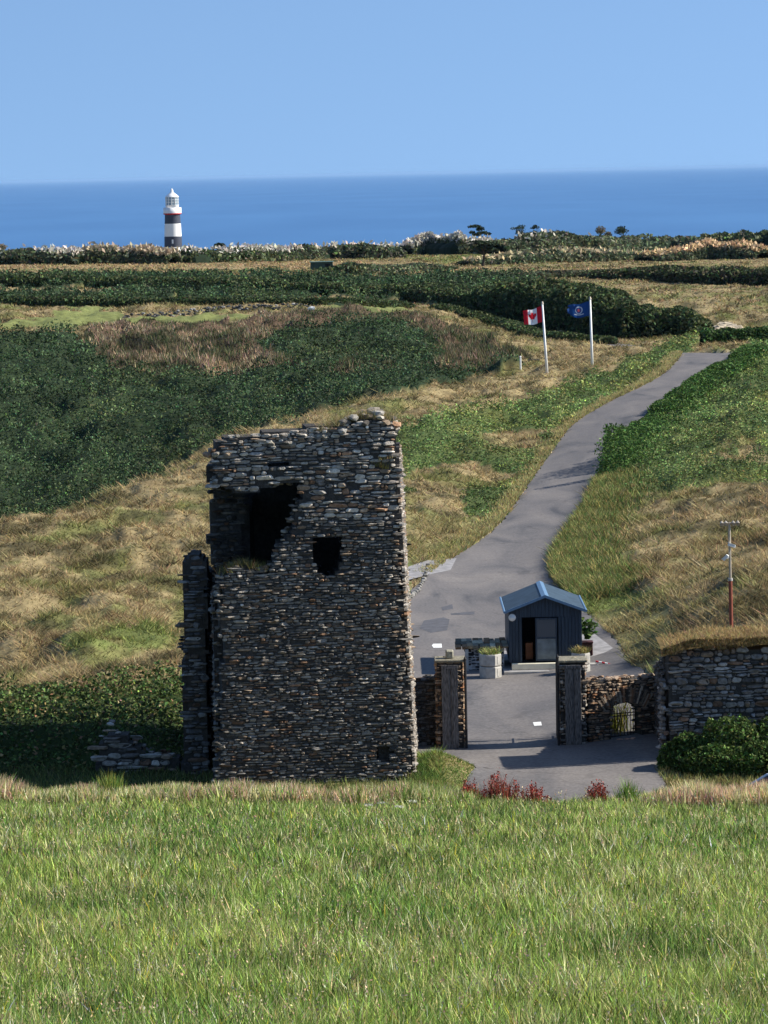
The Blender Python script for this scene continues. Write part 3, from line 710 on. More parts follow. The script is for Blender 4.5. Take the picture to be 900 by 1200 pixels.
tower = thing('tower_ruin', 'tall ruined stone tower with a dark breach and a square window hole', 'tower', (OT+UT*3+np.array([0,0,-20])))
RZ = tower.location.copy()
def rel(o):  # parts are modelled at world place, then hung on the thing without moving
    p = o.parent; o.matrix_parent_inverse = Matrix.Translation(-p.location) if abs(p.rotation_euler.z) < 1e-9 else (Matrix.Translation(p.location)@Matrix.Rotation(p.rotation_euler.z, 4, 'Z')).inverted(); return o
mb = MB()
core(mb, OT, UT, NT, -.2, uR+.1, zB, zTop+.1, insT, 1.3, .14)
big = lambda z: 1.6 if -11.2 < z < -8.9 else (1.0 if z > -16 else .92)
us, zs, ws, hs = courses(-.2, uR+.05, zB, zTop+.05, insT, (.05, .13), (.12, .44), .05, 1, big)
dep = .025+.075*R.rand(len(us))**1.5; col = scol(len(us), (1.06, 1, .92), .98)
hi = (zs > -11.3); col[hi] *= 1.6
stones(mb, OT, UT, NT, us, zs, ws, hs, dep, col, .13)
# recessed inner masonry seen through the breach: left jamb near, back wall deep
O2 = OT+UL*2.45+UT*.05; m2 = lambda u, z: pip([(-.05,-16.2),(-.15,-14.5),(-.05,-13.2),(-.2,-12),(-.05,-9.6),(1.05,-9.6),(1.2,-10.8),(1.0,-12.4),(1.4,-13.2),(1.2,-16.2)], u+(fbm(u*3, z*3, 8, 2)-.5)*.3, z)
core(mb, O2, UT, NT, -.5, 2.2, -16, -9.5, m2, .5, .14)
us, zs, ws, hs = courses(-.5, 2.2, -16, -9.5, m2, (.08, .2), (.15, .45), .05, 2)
stones(mb, O2, UT, NT, us, zs, ws, hs, .03+.1*R.rand(len(us)), scol(len(us), (1,1,1), .36), .2)  # stone colour darkened to paint in the shade inside the breach
# right flank, back, left flank and added closing slab
Ttop = -8.9; Dp = 7.0
rt = lambda z: np.interp(z, [q[1] for q in OUT[::-1][:6]], [q[0] for q in OUT[::-1][:6]])
lean = (rt(-9.5)-rt(-20.4))/10.9
OR = OT+UT*(rt(-20.4)-.02); VR = np.array([UT[0]*lean, UT[1]*lean, 1.])
ORb = OR-VR*(-20.4)-np.array([0,0,0]); ORb = OR+np.array([-UT[0]*lean*(-20.4), -UT[1]*lean*(-20.4), 0])
mR = lambda u, z: (u > -.0) & (u < Dp) & (z < Ttop-.4+(fbm(u*.8, z*0, 14, 3)-.5)*1.4)
core(mb, ORb, UL, UT, .0, Dp, zB, Ttop+.6, mR, 1.2, .2, V=VR)
us, zs, ws, hs = courses(.0, Dp, zB, Ttop+.6, mR, (.08, .2), (.2, .6), .04, 3)
stones(mb, ORb, UL, UT, us, zs, ws, hs, .02+.05*R.rand(len(us)), scol(len(us), (1.05,1,.93), 1.1), .1, V=VR)
OLf = OT+UT*.0+UL*0
mL = lambda u, z: (u > np.where((z > -13.7) & (z < -9.4), 2.75, 1.3)) & (u < Dp) & (z < Ttop-.8+(fbm(u*.8, z*0, 15, 3)-.5)*1.6-(u > 3)*1.5)
core(mb, OT+UT*.05, UL, NL, 1.3, Dp, zB, Ttop+.6, mL, 1.2, .2)
us, zs, ws, hs = courses(1.3, Dp, zB, Ttop+.6, mL, (.08, .2), (.2, .6), .04, 4)
stones(mb, OT+UT*.05, UL, NL, us, zs, ws, hs, .03+.08*R.rand(len(us)), scol(len(us), (1, 1, 1), .9), .1)
OBk = OT+UL*Dp; mBk = lambda u, z: (z < Ttop-.9+(fbm(u*.8, z*0, 16, 3)-.5)*1.6)
core(mb, OBk-UL*1.2, UT, NT, .2, uR-.6, zB, Ttop, mBk, 1.2, .2)
us, zs, ws, hs = courses(.2, uR-.6, zB, Ttop, mBk, (.1, .22), (.2, .6), .04, 5)
stones(mb, OBk, UT, -NT, us, zs, ws, hs, .03+.06*R.rand(len(us)), scol(len(us)), .1)
# unseen slab added under the wall heads to keep the inside dark
def obox(mb, O, u0, u1, d0, d1, z0, z1, col):
    V = [O+UT*u+UL*d+np.array([0,0,z]) for z in (z0, z1) for d in (d0, d1) for u in (u0, u1)]
    mb.add(V, [(0,2,3,1),(4,5,7,6),(0,1,5,4),(2,6,7,3),(0,4,6,2),(1,3,7,5)], col)
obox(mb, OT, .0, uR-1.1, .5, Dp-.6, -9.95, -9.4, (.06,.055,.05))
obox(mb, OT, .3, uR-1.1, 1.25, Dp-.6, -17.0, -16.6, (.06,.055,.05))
# loose rubble on the wall head, thicker at the right
pts = []; sz = []
for i in range(330):
    u = random.uniform(.05, uR-.5); k = sm(3.2, 5.8, u); d = random.uniform(-.02, 1.25)
    top = np.interp(u, [0, 1, 2.4, 3.4, 4.2, 5.0, 5.6, 6.0], [-8.95, -8.75, -8.62, -8.5, -8.3, -8.1, -8.0, -8.25])
    pts.append(OT+UT*u+UL*d+np.array([0, 0, top-.05+random.uniform(-.14, .10+.22*k)])); sz.append(random.uniform(.08, .17+.1*k))
rocks(mb, pts, sz, scol(330, (1.1,1.05,.95), 1.25), .45)
# rough outstanding stones at the broken left edge and round the breach
pts = []; sz = []
for (a, b, n) in [((250,520),(250,572),16),((254,672),(252,915),46),((258,676),(312,666),16),((352,570),(316,664),22),((250,574),(350,566),22)]:
    for i in range(n):
        t = random.random(); u, z = tuv(a[0]+(b[0]-a[0])*t, a[1]+(b[1]-a[1])*t)
        pts.append(OT+UT*(u+random.uniform(-.02, .12))+UL*random.uniform(-.05, .5)+np.array([0, 0, z+random.uniform(-.08, .06)])); sz.append(random.uniform(.07, .15))
rocks(mb, pts, sz, scol(len(pts), (1.05,1,.9), .85), .4)
rel(mb.build('masonry', M_stone, tower))
mb = MB()
def tline(L, n, h, cols_, sp=.12, dmax=.9):
    X = []; 
    for i in range(60):
        t = random.random()*(len(L)-1); k = int(t); t -= k; px_, py_ = L[k][0]*(1-t)+L[k+1][0]*t, L[k][1]*(1-t)+L[k+1][1]*t
        u, z = tuv(px_, py_); X.append(OT+UT*u+UL*random.uniform(.0, dmax)+np.array([0, 0, z]))
    X = np.array(X); tufts(mb, X[:, 0], X[:, 1], X[:, 2], n, h, cols_, sp)
GC = [(.30,.25,.11),(.20,.18,.07),(.36,.28,.15)]
tline([(372,506),(400,498),(430,490),(462,494)], 2600, .28, GC)
tline([(262,674),(285,664),(312,670)], 900, .28, [(.16,.15,.05),(.27,.22,.09)], .1, .5)
tline([(255,514),(300,510),(350,506)], 200, .10, GC)
tline([(440,545),(455,550)], 150, .2, [(.16,.15,.05)], .08, .02)
tline([(440,540),(466,535)], 200, .15, GC, .08, .02)
rel(mb.build('grass_tuft', M_blade, tower))

# ---- generic wall made of survey outline at a distance
def wall(name, label, cat, outline, Y, ang, thick, h=(.09,.2), w=(.2,.5), holes=(), tint=(1,1,1), k=1., ends='', parent=None, cell=.12, miss=.04, dmax=.08, til=.12, group=None, partname=None, topcap=0, flatbase=None, extra=None, er=.1):
    U = np.array([math.cos(ang), math.sin(ang), 0]); N = np.array([math.sin(ang), -math.cos(ang), 0])
    O = np.array([float(P(outline[0][0], outline[0][1], Y)[0]), Y, 0.])
    def uv(px, py):
        d = ray(px, py); p = d*(np.dot(O, N)/np.dot(d, N)); return float(np.dot(p-O, U)), float(p[2])
    pol = [uv(*q) for q in outline]; hl = [[uv(*q) for q in hh] for hh in holes]
    sd = random.randint(1, 99)
    def ins(u, z):
        ju = (fbm(u*3, z*3, sd, 2)-.5)*.14; jz = (fbm(u*3+5, z*3, sd+3, 2)-.5)*.14
        r = pip(pol, u+ju, z+jz)
        for q in hl: r = r & ~pip(q, u+ju*.5, z+jz*.5)
        return r
    u0, u1 = min(q[0] for q in pol), max(q[0] for q in pol); z0, z1 = min(q[1] for q in pol), max(q[1] for q in pol)
    mb = MB(); core(mb, O, U, N, u0, u1, z0, z1, ins, thick, cell, er=er)
    us, zs, ws, hs = courses(u0, u1, z0, z1, ins, h, w, miss, sd)
    stones(mb, O, U, N, us, zs, ws, hs, .02+dmax*R.rand(len(us)), scol(len(us), tint, k), til)
    us, zs, ws, hs = courses(u0, u1, z0, z1, ins, h, w, miss, sd+1)
    stones(mb, O-N*thick, U, -N, us, zs, ws, hs, .02+dmax*R.rand(len(us)), scol(len(us), tint, k), til)
    for e in ends:
        uu0 = u0 if e == 'L' else u1; n_ = -U if e == 'L' else U
        zt = np.interp(uu0+(.1 if e == 'L' else -.1), *zip(*sorted([(q[0], q[1]) for q in pol if q[1] > (z0+z1)/2]))) if topcap is not None else z1
        i2 = lambda u, z: (u > 0) & (u < thick) & (z < zt)
        us, zs, ws, hs = courses(0, thick, z0, zt, i2, h, w, miss, sd)
        stones(mb, O+U*uu0, -N, n_, us, zs, ws, hs, .02+dmax*.6*R.rand(len(us)), scol(len(us), tint, k), til)
    if topcap:
        pts = []; sz = []; n = int((u1-u0)*topcap)
        tp = sorted([(q[0], q[1]) for q in pol if q[1] > (z0+z1)/2])
        for i in range(n):
            u = random.uniform(u0+.05, u1-.05); z = np.interp(u, *zip(*tp)); pts.append(O+U*u-N*random.uniform(0, thick)+np.array([0,0,z])); sz.append(random.uniform(.07, .16))
        rocks(mb, pts, sz, scol(n, tint, k*1.15), .35)
    if extra: extra(mb, O, U, N, uv)
    if parent is not None:
        return rel(mb.build(partname or 'masonry', M_stone, parent)), uv, O, U, N
    o = mb.build(name, M_stone, loc=(O+U*(u0+u1)/2+np.array([0,0,z0]))); tag(o, label, cat, group)
    return o, uv, O, U, N

# left pier and the wall joining it
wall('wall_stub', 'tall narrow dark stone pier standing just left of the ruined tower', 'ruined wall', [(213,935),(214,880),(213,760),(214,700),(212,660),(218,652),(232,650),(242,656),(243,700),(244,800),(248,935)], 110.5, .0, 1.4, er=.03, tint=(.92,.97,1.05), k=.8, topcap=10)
wall('wall_remnant', 'low shaded remnant of wall filling the gap between narrow pier and tower', 'ruined wall', [(232,935),(234,668),(285,668),(285,935)], 112.2, 0, .9, tint=(.9,.95,1.05), k=.6, topcap=8)  # cool dark stone tint paints in the shadow filling the gap
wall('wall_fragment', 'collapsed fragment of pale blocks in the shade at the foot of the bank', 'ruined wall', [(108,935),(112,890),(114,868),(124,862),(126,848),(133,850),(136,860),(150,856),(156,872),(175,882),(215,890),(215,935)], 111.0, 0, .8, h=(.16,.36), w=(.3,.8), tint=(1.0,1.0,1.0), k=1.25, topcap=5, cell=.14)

# gateway
YG = 115.
def pillar(pxl, pxr, ytop, ybot, label, xb0, xb1, side_tint, topstone):
    xl = float(P(pxl, ybot, YG)[0]); xr = float(P(pxr, ybot, YG)[0]); zb = float(P(pxl, ybot, YG)[2]); zt = float(P(pxl, ytop, YG)[2])-.12
    cx = (xl+xr)/2; D = .95
    root = thing('gate_pillar', label, 'gate pillar', (cx, YG, -20.1), 0, 'stone pillars of the main gateway')
    mb = MB(); a = lambda u, z: (u > 0) & (u < xr-xl) & (z < zt)
    full = lambda u, z: np.ones(np.shape(u), bool)
    mb.box((xl+.03, YG+.03, -20.6), (xr-.03, YG+D-.03, zt-.02), (.05,.045,.04))
    for O, U, N, W in [((xl, YG+.03, 0), (1,0,0), (0,-1,0), xr-xl), ((xr-.03, YG, 0), (0,1,0), (1,0,0), D), ((xl+.03, YG, 0), (0,1,0), (-1,0,0), D), ((xl, YG+D-.03, 0), (1,0,0), (0,1,0), xr-xl)]:
        i2 = lambda u, z: (u > .02) & (u < W-.02) & (z < zt)
        us, zs, ws, hs = courses(0, W, -20.6, zt, i2, (.07,.16), (.14,.34), .03, 3)
        stones(mb, O, U, N, us, zs, ws, hs, .02+.05*R.rand(len(us)), scol(len(us), side_tint, 1.05), .12)
    rel(mb.build('masonry', M_stone, root))
    mb = MB(); pts = [np.array([random.uniform(xl, xr), YG+random.uniform(0, D), zt+.02]) for _ in range(26)]
    mb.box((xl-.05, YG-.06, zt-.02), (xr+.06, YG+D+.05, zt+.07), (.22,.20,.15), bev=.02); rocks(mb, pts, [random.uniform(.07, .14) for _ in pts], scol(26, (1.1,1.05,.8), 1.1), .4)
    if topstone: mb.box((cx-.13, YG+.25, zt+.07), (cx+.15, YG+.6, zt+.36), (.33,.31,.24), bev=.04)
    rel(mb.build('cap_stone', M_stone, root))
    # tall weathered boards fixed to the front
    x0 = float(P(xb0, ybot, YG)[0]); x1 = float(P(xb1, ybot, YG)[0]); mb = MB(); W = x1-x0; zl = zt-.12
    mb.box((x0+.03, YG-.075, zb+.4), (x1-.03, YG-.05, zl-.02), (0,0,0))
    mb.box((x0, YG-.11, zb+.36), (x0+W*.50, YG-.078, zl), (0,0,0), bev=.008); mb.box((x0+W*.60, YG-.11, zb+.36), (x1, YG-.078, zl), (0,0,0), bev=.008)
    mb.box((x0, YG-.135, zl-.10), (x1, YG-.112, zl+.02), (0,0,0), bev=.006); mb.box((x0, YG-.13, zb+.36), (x1, YG-.112, zb+.50), (0,0,0), bev=.006)
    rel(mb.build('board_panel', M_wood, root))
    mb = MB(); mb.box((x0-.02, YG-.22, -20.3), (x1+.12, YG-.02, zb+.34), (.30,.29,.25), bev=.03)
    rel(mb.build('base_stone', M_stone, root))
    return xl, xr, zt
pl = pillar(513, 545, 772, 889, 'left gateway pillar with rusty stonework and a loose stone on its cap', 519, 538, (1.25,.98,.75), True)
pr = pillar(657, 688, 772, 889, 'right gateway pillar with shaded left edge beside the arched doorway', 663, 682, (1.0,.95,.9), False)
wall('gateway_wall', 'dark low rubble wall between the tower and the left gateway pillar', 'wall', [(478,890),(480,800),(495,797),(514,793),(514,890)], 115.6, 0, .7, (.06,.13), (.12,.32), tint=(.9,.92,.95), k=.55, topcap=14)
# arched wall right of the gateway
def vouss(mb, O, U, N, uv):
    cu, cz = uv(733, 868)
    n = 26
    for i in range(n):
        a = math.radians(56+68*i/(n-1)+random.uniform(-1.5, 1.5)); r0 = 1.36; r1 = 1.36+random.uniform(.42, .68)
        d = np.array([math.cos(a), math.sin(a)]); t = np.array([-d[1], d[0]])*random.uniform(.018, .034)
        q = [np.array([cu, cz])+d*r0-t, np.array([cu, cz])+d*r0+t, np.array([cu, cz])+d*r1+t*1.25, np.array([cu, cz])+d*r1-t*1.25]
        dp = random.uniform(.05, .11)
        V = [O+U*p[0]+np.array([0,0,p[1]])+N*e for e in (-.1, dp) for p in q]
        mb.add(V, [(4,5,6,7),(0,1,5,4),(1,2,6,5),(2,3,7,6),(3,0,4,7)], scol(1, (1.15,1.0,.85), 1.0)[0])
door = [(720,884),(719,840),(721,828),(727,822),(735,820),(742,823),(747,830),(748,884)]
aw, auv, aO, aU, aN = wall('arched_wall', 'brown rubble wall with a narrow arched doorway, right of the gateway pillars', 'wall', [(687,890),(687,796),(720,795),(750,794),(780,792),(785,890)], 115.2, math.radians(21), .6, (.05,.12), (.12,.36), holes=[door], tint=(1.25,1.0,.80), k=.95, topcap=10, dmax=.07, til=.16, extra=vouss)
# flat coping
# iron gate in the doorway
du0, dz0 = auv(720, 882); du1, dz1 = auv(748, 826)
g = thing('iron_door', 'small barred iron gate closing the arched doorway', 'gate', aO+aU*(du0+du1)/2+np.array([0,0,-20.05]))
for i in range(8):
    mb = MB()
    u = du0+.05+(du1-du0-.1)*i/7; p = aO+aU*u-aN*.3; mb.tube([(p[0], p[1], -20.1), (p[0], p[1], dz1-.05-.15*abs(i/7-.5))], .012, (0,0,0), 0, 6)
    rel(mb.build('bar', M_iron, g))
for z in (-19.9, -19.2, dz1-.3):
    mb = MB(); a_ = aO+aU*(du0+.02)-aN*.3; b_ = aO+aU*(du1-.02)-aN*.3; mb.tube([(a_[0], a_[1], z), (b_[0], b_[1], z)], .018, (0,0,0), 0, 6); rel(mb.build('rail', M_iron, g))
pm = aO+aU*(du0+du1)/2-aN*1.3; mb = MB(); n = 240
blades(mb, pm[0]+R.normal(0, .35, n), pm[1]+R.normal(0, .3, n), np.full(n, -20.1), .9+1.1*R.rand(n), np.full(n, .03), R.uniform(.1, .6, n), vary(np.tile(np.array([.26,.25,.05]), (n, 1)), .35), 2)
tag(mb.build('tall_weed', M_blade, loc=(pm[0], pm[1], -20.1)), 'yellow green tall weeds behind the barred arched doorway', 'weed')
bk = aO+aU*(du0+.12)+aN*.25; mb = MB(); rocks(mb, [np.array([bk[0]+k_*.22, bk[1], -19.95]) for k_ in range(3)], [.13,.12,.14], np.array([(.48,.30,.22)]*3), .5)
tag(mb.build('fallen_stones', M_stone, loc=(bk[0], bk[1], -20.1)), 'little heap of pink stones at the foot of the arched doorway', 'stones')
# the open leaves of the main gate, folded back along the drive
def gate_leaf(px, sgn, label):
    x = float(P(px, 886, YG)[0]); root = thing('iron_gate', label, 'gate', (x, YG+.3, -20.1), 0, 'open leaves of the main gate')
    mb = MB(); mb.tube([(x, YG-.05, -20.2), (x, YG-.05, -16.95), (x, YG-.05, -16.9), (x, YG-.05, -16.8)], [.045, .045, .06, .01], (0,0,0), 0, 8); rel(mb.build('post', M_iron, root))
    for z in (-19.9, -18.9, -17.6): mb = MB(); mb.tube([(x, YG, z), (x+sgn*.05, YG+1.9, z)], .025, (0,0,0), 0, 6); rel(mb.build('rail', M_iron, root))
    for i in range(14): mb = MB(); y = YG+.1+i*.138; mb.tube([(x+sgn*.002*i, y, -20.0), (x+sgn*.003*i, y, -17.35)], .014, (0,0,0), 0, 6); rel(mb.build('bar', M_iron, root))
gate_leaf(655, 1, 'dark iron gate leaf folded back against the right gateway pillar')
gate_leaf(547, -1, 'dark iron gate leaf folded back against the left gateway pillar')

# tall retaining wall
tw, tuv2, tO, tU, tN = wall('retaining_wall', 'tall grey rubble wall topped with turf at the right edge', 'wall', [(779,930),(778,880),(780,800),(784,760),(792,757),(830,758),(870,760),(1250,762),(1250,930)], 111.4, math.radians(3.0), 1.0, (.09,.26), (.14,.5), tint=(1.02,1,1), k=1.12, ends='L', dmax=.10, til=.18, cell=.2)
# side return of the retaining wall back to the arched wall
wx = tO[0]+.12; mb = MB(); [mb.box((wx, 112.3+q_, -20.4), (wx+.6, 113.3+q_+.1, -16.62-.24*(q_+.5)), (.05,.045,.04)) for q_ in range(4)]
i2 = lambda u, z: (u > 0) & (u < 4.1) & (z < -16.5-.24*u)
us, zs, ws, hs = courses(0, 4.1, -20.4, -16.55, i2, (.09,.2), (.2,.5), .03, 3); stones(mb, (wx, 112.3, 0), (0,1,0), (-1,0,0), us, zs, ws, hs, .03+.05*R.rand(len(us)), scol(len(us), (1,1,1), .5), .1)  # stones toned down, the shade of this side put into their colour
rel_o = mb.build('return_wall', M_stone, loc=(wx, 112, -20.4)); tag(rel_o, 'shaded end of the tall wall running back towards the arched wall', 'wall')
mb = MB(); n = 8000; X = tO[0]+.1+R.rand(n)*14; Y = X
I2 = 110; tx = np.linspace(tO[0]-.08, tO[0]+14, I2); ty = np.linspace(111.25, 113.6, 14); TX, TY = np.meshgrid(tx, ty, indexing='ij')
TZ = -15.98+.30*fbm(TX*.9, TY*.5, 3)-.3*np.clip(1-(TX-tO[0])/.9, 0, 1)-.3*(1-sm(0., .25, TY-111.25))
I_ = np.arange(TX.size).reshape(TX.shape); Qs = np.stack([I_[:-1, :-1], I_[1:, :-1], I_[1:, 1:], I_[:-1, 1:]], -1).reshape(-1, 4)
mb.add(np.stack([TX, TY+tU[1]/tU[0]*(TX-tO[0]), TZ], -1).reshape(-1, 3), Qs, (.22,.16,.07))
Yb = 111.22+R.rand(n)*2.3; Zb = -15.98+.30*fbm(X*.9, Yb*.5, 3)-.3*np.clip(1-(X-tO[0])/.9, 0, 1)
blades(mb, X, Yb+tU[1]/tU[0]*(X-tO[0]), Zb-.03, .06+.16*R.rand(n), np.full(n, .03), R.uniform(.4, 1.6, n), vary(np.tile(np.array([.36,.26,.12]), (n, 1)), .3), 1)
n = 9000; X = tO[0]-.05+R.rand(n)*14; dn = R.rand(n)**1.5; blades(mb, X, 111.14-.03*R.rand(n)+tU[1]/tU[0]*(X-tO[0]), -15.86-.55*dn*fbm(X*1.1, X*0, 6, 3)-.3*np.clip(1-(X-tO[0])/.9, 0, 1), .05+.10*R.rand(n), np.full(n, .03), R.uniform(.3, 1.6, n), vary(np.tile(np.array([.30,.22,.10]), (n, 1)), .35), 1)
tag(mb.build('turf_cap', M_blade, loc=(tO[0]+3, 110, -16.4)), 'dry brown turf growing along the top of the tall wall', 'turf', kind='stuff')

# ---- bushes, hedges
def bushblob(mb, cx, cy, z0, rx, ry, rz, n, s_, col, amt=.4, core_col=(.012,.02,.008), lump=.25, extra=None):
    th = R.uniform(0, 2*math.pi, n); ph = np.arccos(R.uniform(-.1, 1, n)); r = (1+lump*(fbm(th*1.6+cx, ph*2.4+cy, 7, 3)-.5)*2)*(1-.25*R.rand(n)**2)
    X = cx+rx*r*np.sin(ph)*np.cos(th); Y = cy+ry*r*np.sin(ph)*np.sin(th); Z = z0+rz*r*np.cos(ph)
    c_ = vary(np.tile(np.array(col), (n, 1)), amt, .12)
    if extra: q = R.rand(n) < extra[0]; c_[q] = vary(np.tile(np.array(extra[1]), (q.sum(), 1)), .2)
    leaves(mb, X, Y, Z, s_*(.6+.8*R.rand(n)), c_, .8, .55)
mb = MB()
for (cx, cy, rx, ry, rz) in [(10.0,109.8,1.0,.9,1.15),(11.5,109.6,1.35,1.1,1.7),(13.2,109.9,1.5,1.1,1.5),(15.1,109.7,1.6,1.1,1.5),(10.9,108.6,1.3,.9,1.0),(12.5,108.4,1.6,.9,1.1)]:
    bushblob(mb, cx, cy, -20.0, rx, ry, rz, 5500, .13, (.06,.10,.025), .5, extra=(.10, (.17,.20,.06)))
tag(mb.build('bramble_bush', M_leaf, loc=(12, 109, -20)), 'dense bramble bush growing against the tall wall at right', 'bush')

def hedge(name, label, pts, cols_, wd=3., n=9000, leaf=.0019, core_c=(.014,.026,.011), plume=None, y0=300, y1=1300, group=None, ysh=0, cat='hedge', nlim=None, lump=.5):
    """pts: (px, base_py, top_py). Runs on the ground through those places."""
    B = []
    for px_, b_, t_ in pts:
        g_ = G(px_, b_, y0, y1); B.append((g_[0], g_[1]+ysh, (b_-t_)*g_[1]/F, b_-t_))
    B = np.array(B); L = np.concatenate([[0], np.cumsum(np.hypot(np.diff(B[:, 0]), np.diff(B[:, 1])))])
    s_ = R.rand(n)*L[-1]; x = np.interp(s_, L, B[:, 0]); y = np.interp(s_, L, B[:, 1]); h = np.interp(s_, L, B[:, 2])
    tx_ = np.interp(s_, L, np.gradient(B[:, 0], L)); ty_ = np.interp(s_, L, np.gradient(B[:, 1], L)); tn = np.hypot(tx_, ty_); nx_, ny_ = -ty_/tn, tx_/tn
    lm = (fbm(x*.28, y*.15, 17, 4)-.5)*2*lump+(fbm(x*.9, y*.15, 19, 3)-.5)*lump*.9
    hh = h*(.92+lm*.55); w_ = wd*(.8+.5*lm)
    # dome section, leaves mostly on the skin
    a_ = R.uniform(-.1, math.pi+.1, n); q = 1-.22*R.rand(n)**2
    X = x+nx_*np.cos(a_)*w_*.5*q; Y = y+ny_*np.cos(a_)*w_*.5*q; Z0 = Hs(X, Y); Z = Z0+np.maximum(np.sin(a_)**.6, 0)*hh*q if False else Z0+np.abs(np.sin(a_))**.6*hh*q
    C_ = np.array(cols_)[R.randint(0, len(cols_), n)]; dr = fbm(x*.12, y*.1, 29, 3)[:, None]; C_ = C_*(.7+.6*dr)
    mb = MB(); leaves(mb, X, Y, Z, np.maximum(.2, y*leaf*.72)*(.6+.8*R.rand(n)), vary(C_, .38, .13), .9, .55)
    # branchy core
    ns = 70; t_ = np.linspace(0, L[-1], ns); cx_ = np.interp(t_, L, B[:, 0]); cy_ = np.interp(t_, L, B[:, 1]); ch = np.interp(t_, L, B[:, 2])
    gx = np.gradient(cx_); gy = np.gradient(cy_); gn = np.hypot(gx, gy); nx2, ny2 = -gy/gn, gx/gn
    lm2 = (fbm(cx_*.28, cy_*.15, 17, 4)-.5)*2*lump; V = []
    for k in range(9):
        an = math.pi*k/8; xx_ = cx_+nx2*math.cos(an)*wd*.38*(.8+.5*lm2); yy_ = cy_+ny2*math.cos(an)*wd*.38*(.8+.5*lm2); V.append(np.stack([xx_, yy_, Hs(xx_, yy_)-.2+.8*ch*(.92+lm2*.55)*abs(math.sin(an))**.6], 1))
    V = np.stack(V, 1); I_ = np.arange(ns*9).reshape(ns, 9); Qs = np.stack([I_[:-1, :-1], I_[1:, :-1], I_[1:, 1:], I_[:-1, 1:]], -1).reshape(-1, 4)
    mb.add(V.reshape(-1, 3), Qs, core_c)
    if plume:
        m_ = plume[0]; i_ = np.where(np.sin(a_) > .55)[0]; i_ = i_[R.randint(0, len(i_), m_)]
        pn = sm(plume[3] if len(plume) > 3 else .35, .6, fbm(X[i_]*.10, Y[i_]*.1, 37, 3)) > R.rand(m_)
        i_ = i_[pn]; m_ = len(i_)
        leaves(mb, X[i_], Y[i_], Z[i_]+R.uniform(0, plume[1], m_), Y[i_]*.0014*(.5+R.rand(m_)), vary(np.tile(np.array(plume[2]), (m_, 1)), .12, .05), 1.5, .5)
    o = mb.build(name, M_leaf, loc=(B[:, 0].mean(), B[:, 1].mean(), float(Hs(B[:, 0].mean(), B[:, 1].mean())))); tag(o, label, cat, group); return o
DG = [(.055,.082,.032),(.09,.112,.042),(.042,.065,.028),(.075,.09,.038)]
GG = [(.11,.13,.07),(.15,.155,.09),(.08,.10,.05)]
BR = [(.07,.06,.035),(.055,.05,.03),(.09,.085,.05)]
hedge('hedge', 'upper of the two long dark hedges crossing the left half', [(-120,336,322),(0,336,322),(120,337,323),(240,341,325),(340,345,329),(420,349,332),(480,351,332)], DG, 7, 26000, lump=.3, group='long field hedges')
hedge('hedge', 'lower of the two long dark hedges, just behind the golf green', [(-120,359,347),(0,359,347),(130,360,348),(260,360,349),(380,360,350),(470,360,353)], DG, 5, 20000, lump=.3, group='long field hedges', y0=405)
hedge('hedge', 'large dark hedge bulging behind the two flags', [(468,348,332),(540,354,334),(590,366,333),(640,379,330),(690,389,332),(740,398,345),(790,403,368),(832,402,384)], DG, 12, 42000, y0=380, core_c=(.01,.02,.01))
hedge('hedge', 'thin low hedge sloping down left of the flagpoles beside the lane', [(520,364,357),(560,375,366),(600,387,376),(640,399,387),(680,408,396),(722,413,405)], DG, 4, 14000, y0=352)
hedge('hedge', 'dark hedge closing the top end of the road', [(822,418,394),(860,417,390),(895,412,386),(960,405,380)], [(.05,.09,.028),(.04,.07,.02)], 5, 9000, y0=322)
PT = (.46,.38,.26); PW = (.54,.50,.42)
# ridge thickets
RG = 'thickets along the skyline ridge'
hedge('thicket', 'pale plumed thicket at the far left of the ridge', [(-90,310,292),(0,310,291),(50,310,291),(96,310,295)], GG, 10, 5000, plume=(1500, 1.0, PW, .25), group=RG, cat='thicket', y0=600)
hedge('thicket', 'pinkish plumed thicket on the ridge just left of the lighthouse', [(98,309,295),(130,309,289),(170,309,290),(190,309,296),(205,309,297)], GG, 11, 5000, plume=(2000, 1.2, PT, .15), group=RG, cat='thicket', y0=600)
hedge('thicket', 'dark green thicket with pale tips, right of the lighthouse', [(206,308,297),(222,308,292),(250,307,291),(300,306,290),(335,305,291)], GG+DG, 10, 5000, plume=(1100, 1.0, PW), group=RG, cat='thicket', y0=600)
hedge('thicket', 'long thicket with cream plumes, in the middle of the ridge above the green shed', [(336,304,289),(380,303,288),(430,303,286),(468,302,290)], GG, 10, 5000, plume=(1300, 1.0, (.66,.58,.45)), group=RG, cat='thicket', y0=600)
hedge('thicket', 'white plumed thicket on the ridge left of the small wind bent tree', [(474,299,288),(500,298,277),(540,298,279),(575,297,281)], GG, 10, 4200, plume=(1500, 1.2, PW, .2), group=RG, cat='thicket', y0=600)
hedge('thicket', 'grey green thicket under the ridge trees, left of the palm', [(576,298,283),(620,297,274),(660,296,273),(700,296,277)], GG, 11, 6000, plume=(300, 1.0, PW, .5), group=RG, cat='thicket', y0=600)
hedge('thicket', 'thicket on the ridge between the palm and the round tree\'s right side', [(700,296,278),(740,294,276),(790,292,277),(820,292,275)], GG, 10, 5200, group=RG, cat='thicket', y0=600)
hedge('thicket', 'low dark thicket at the far right end of the ridge', [(820,291,274),(860,290,271),(900,289,270),(990,289,270)], DG+GG, 10, 5200, group=RG, cat='thicket', y0=600)
RM = 'scrub clumps on the near side of the ridge'
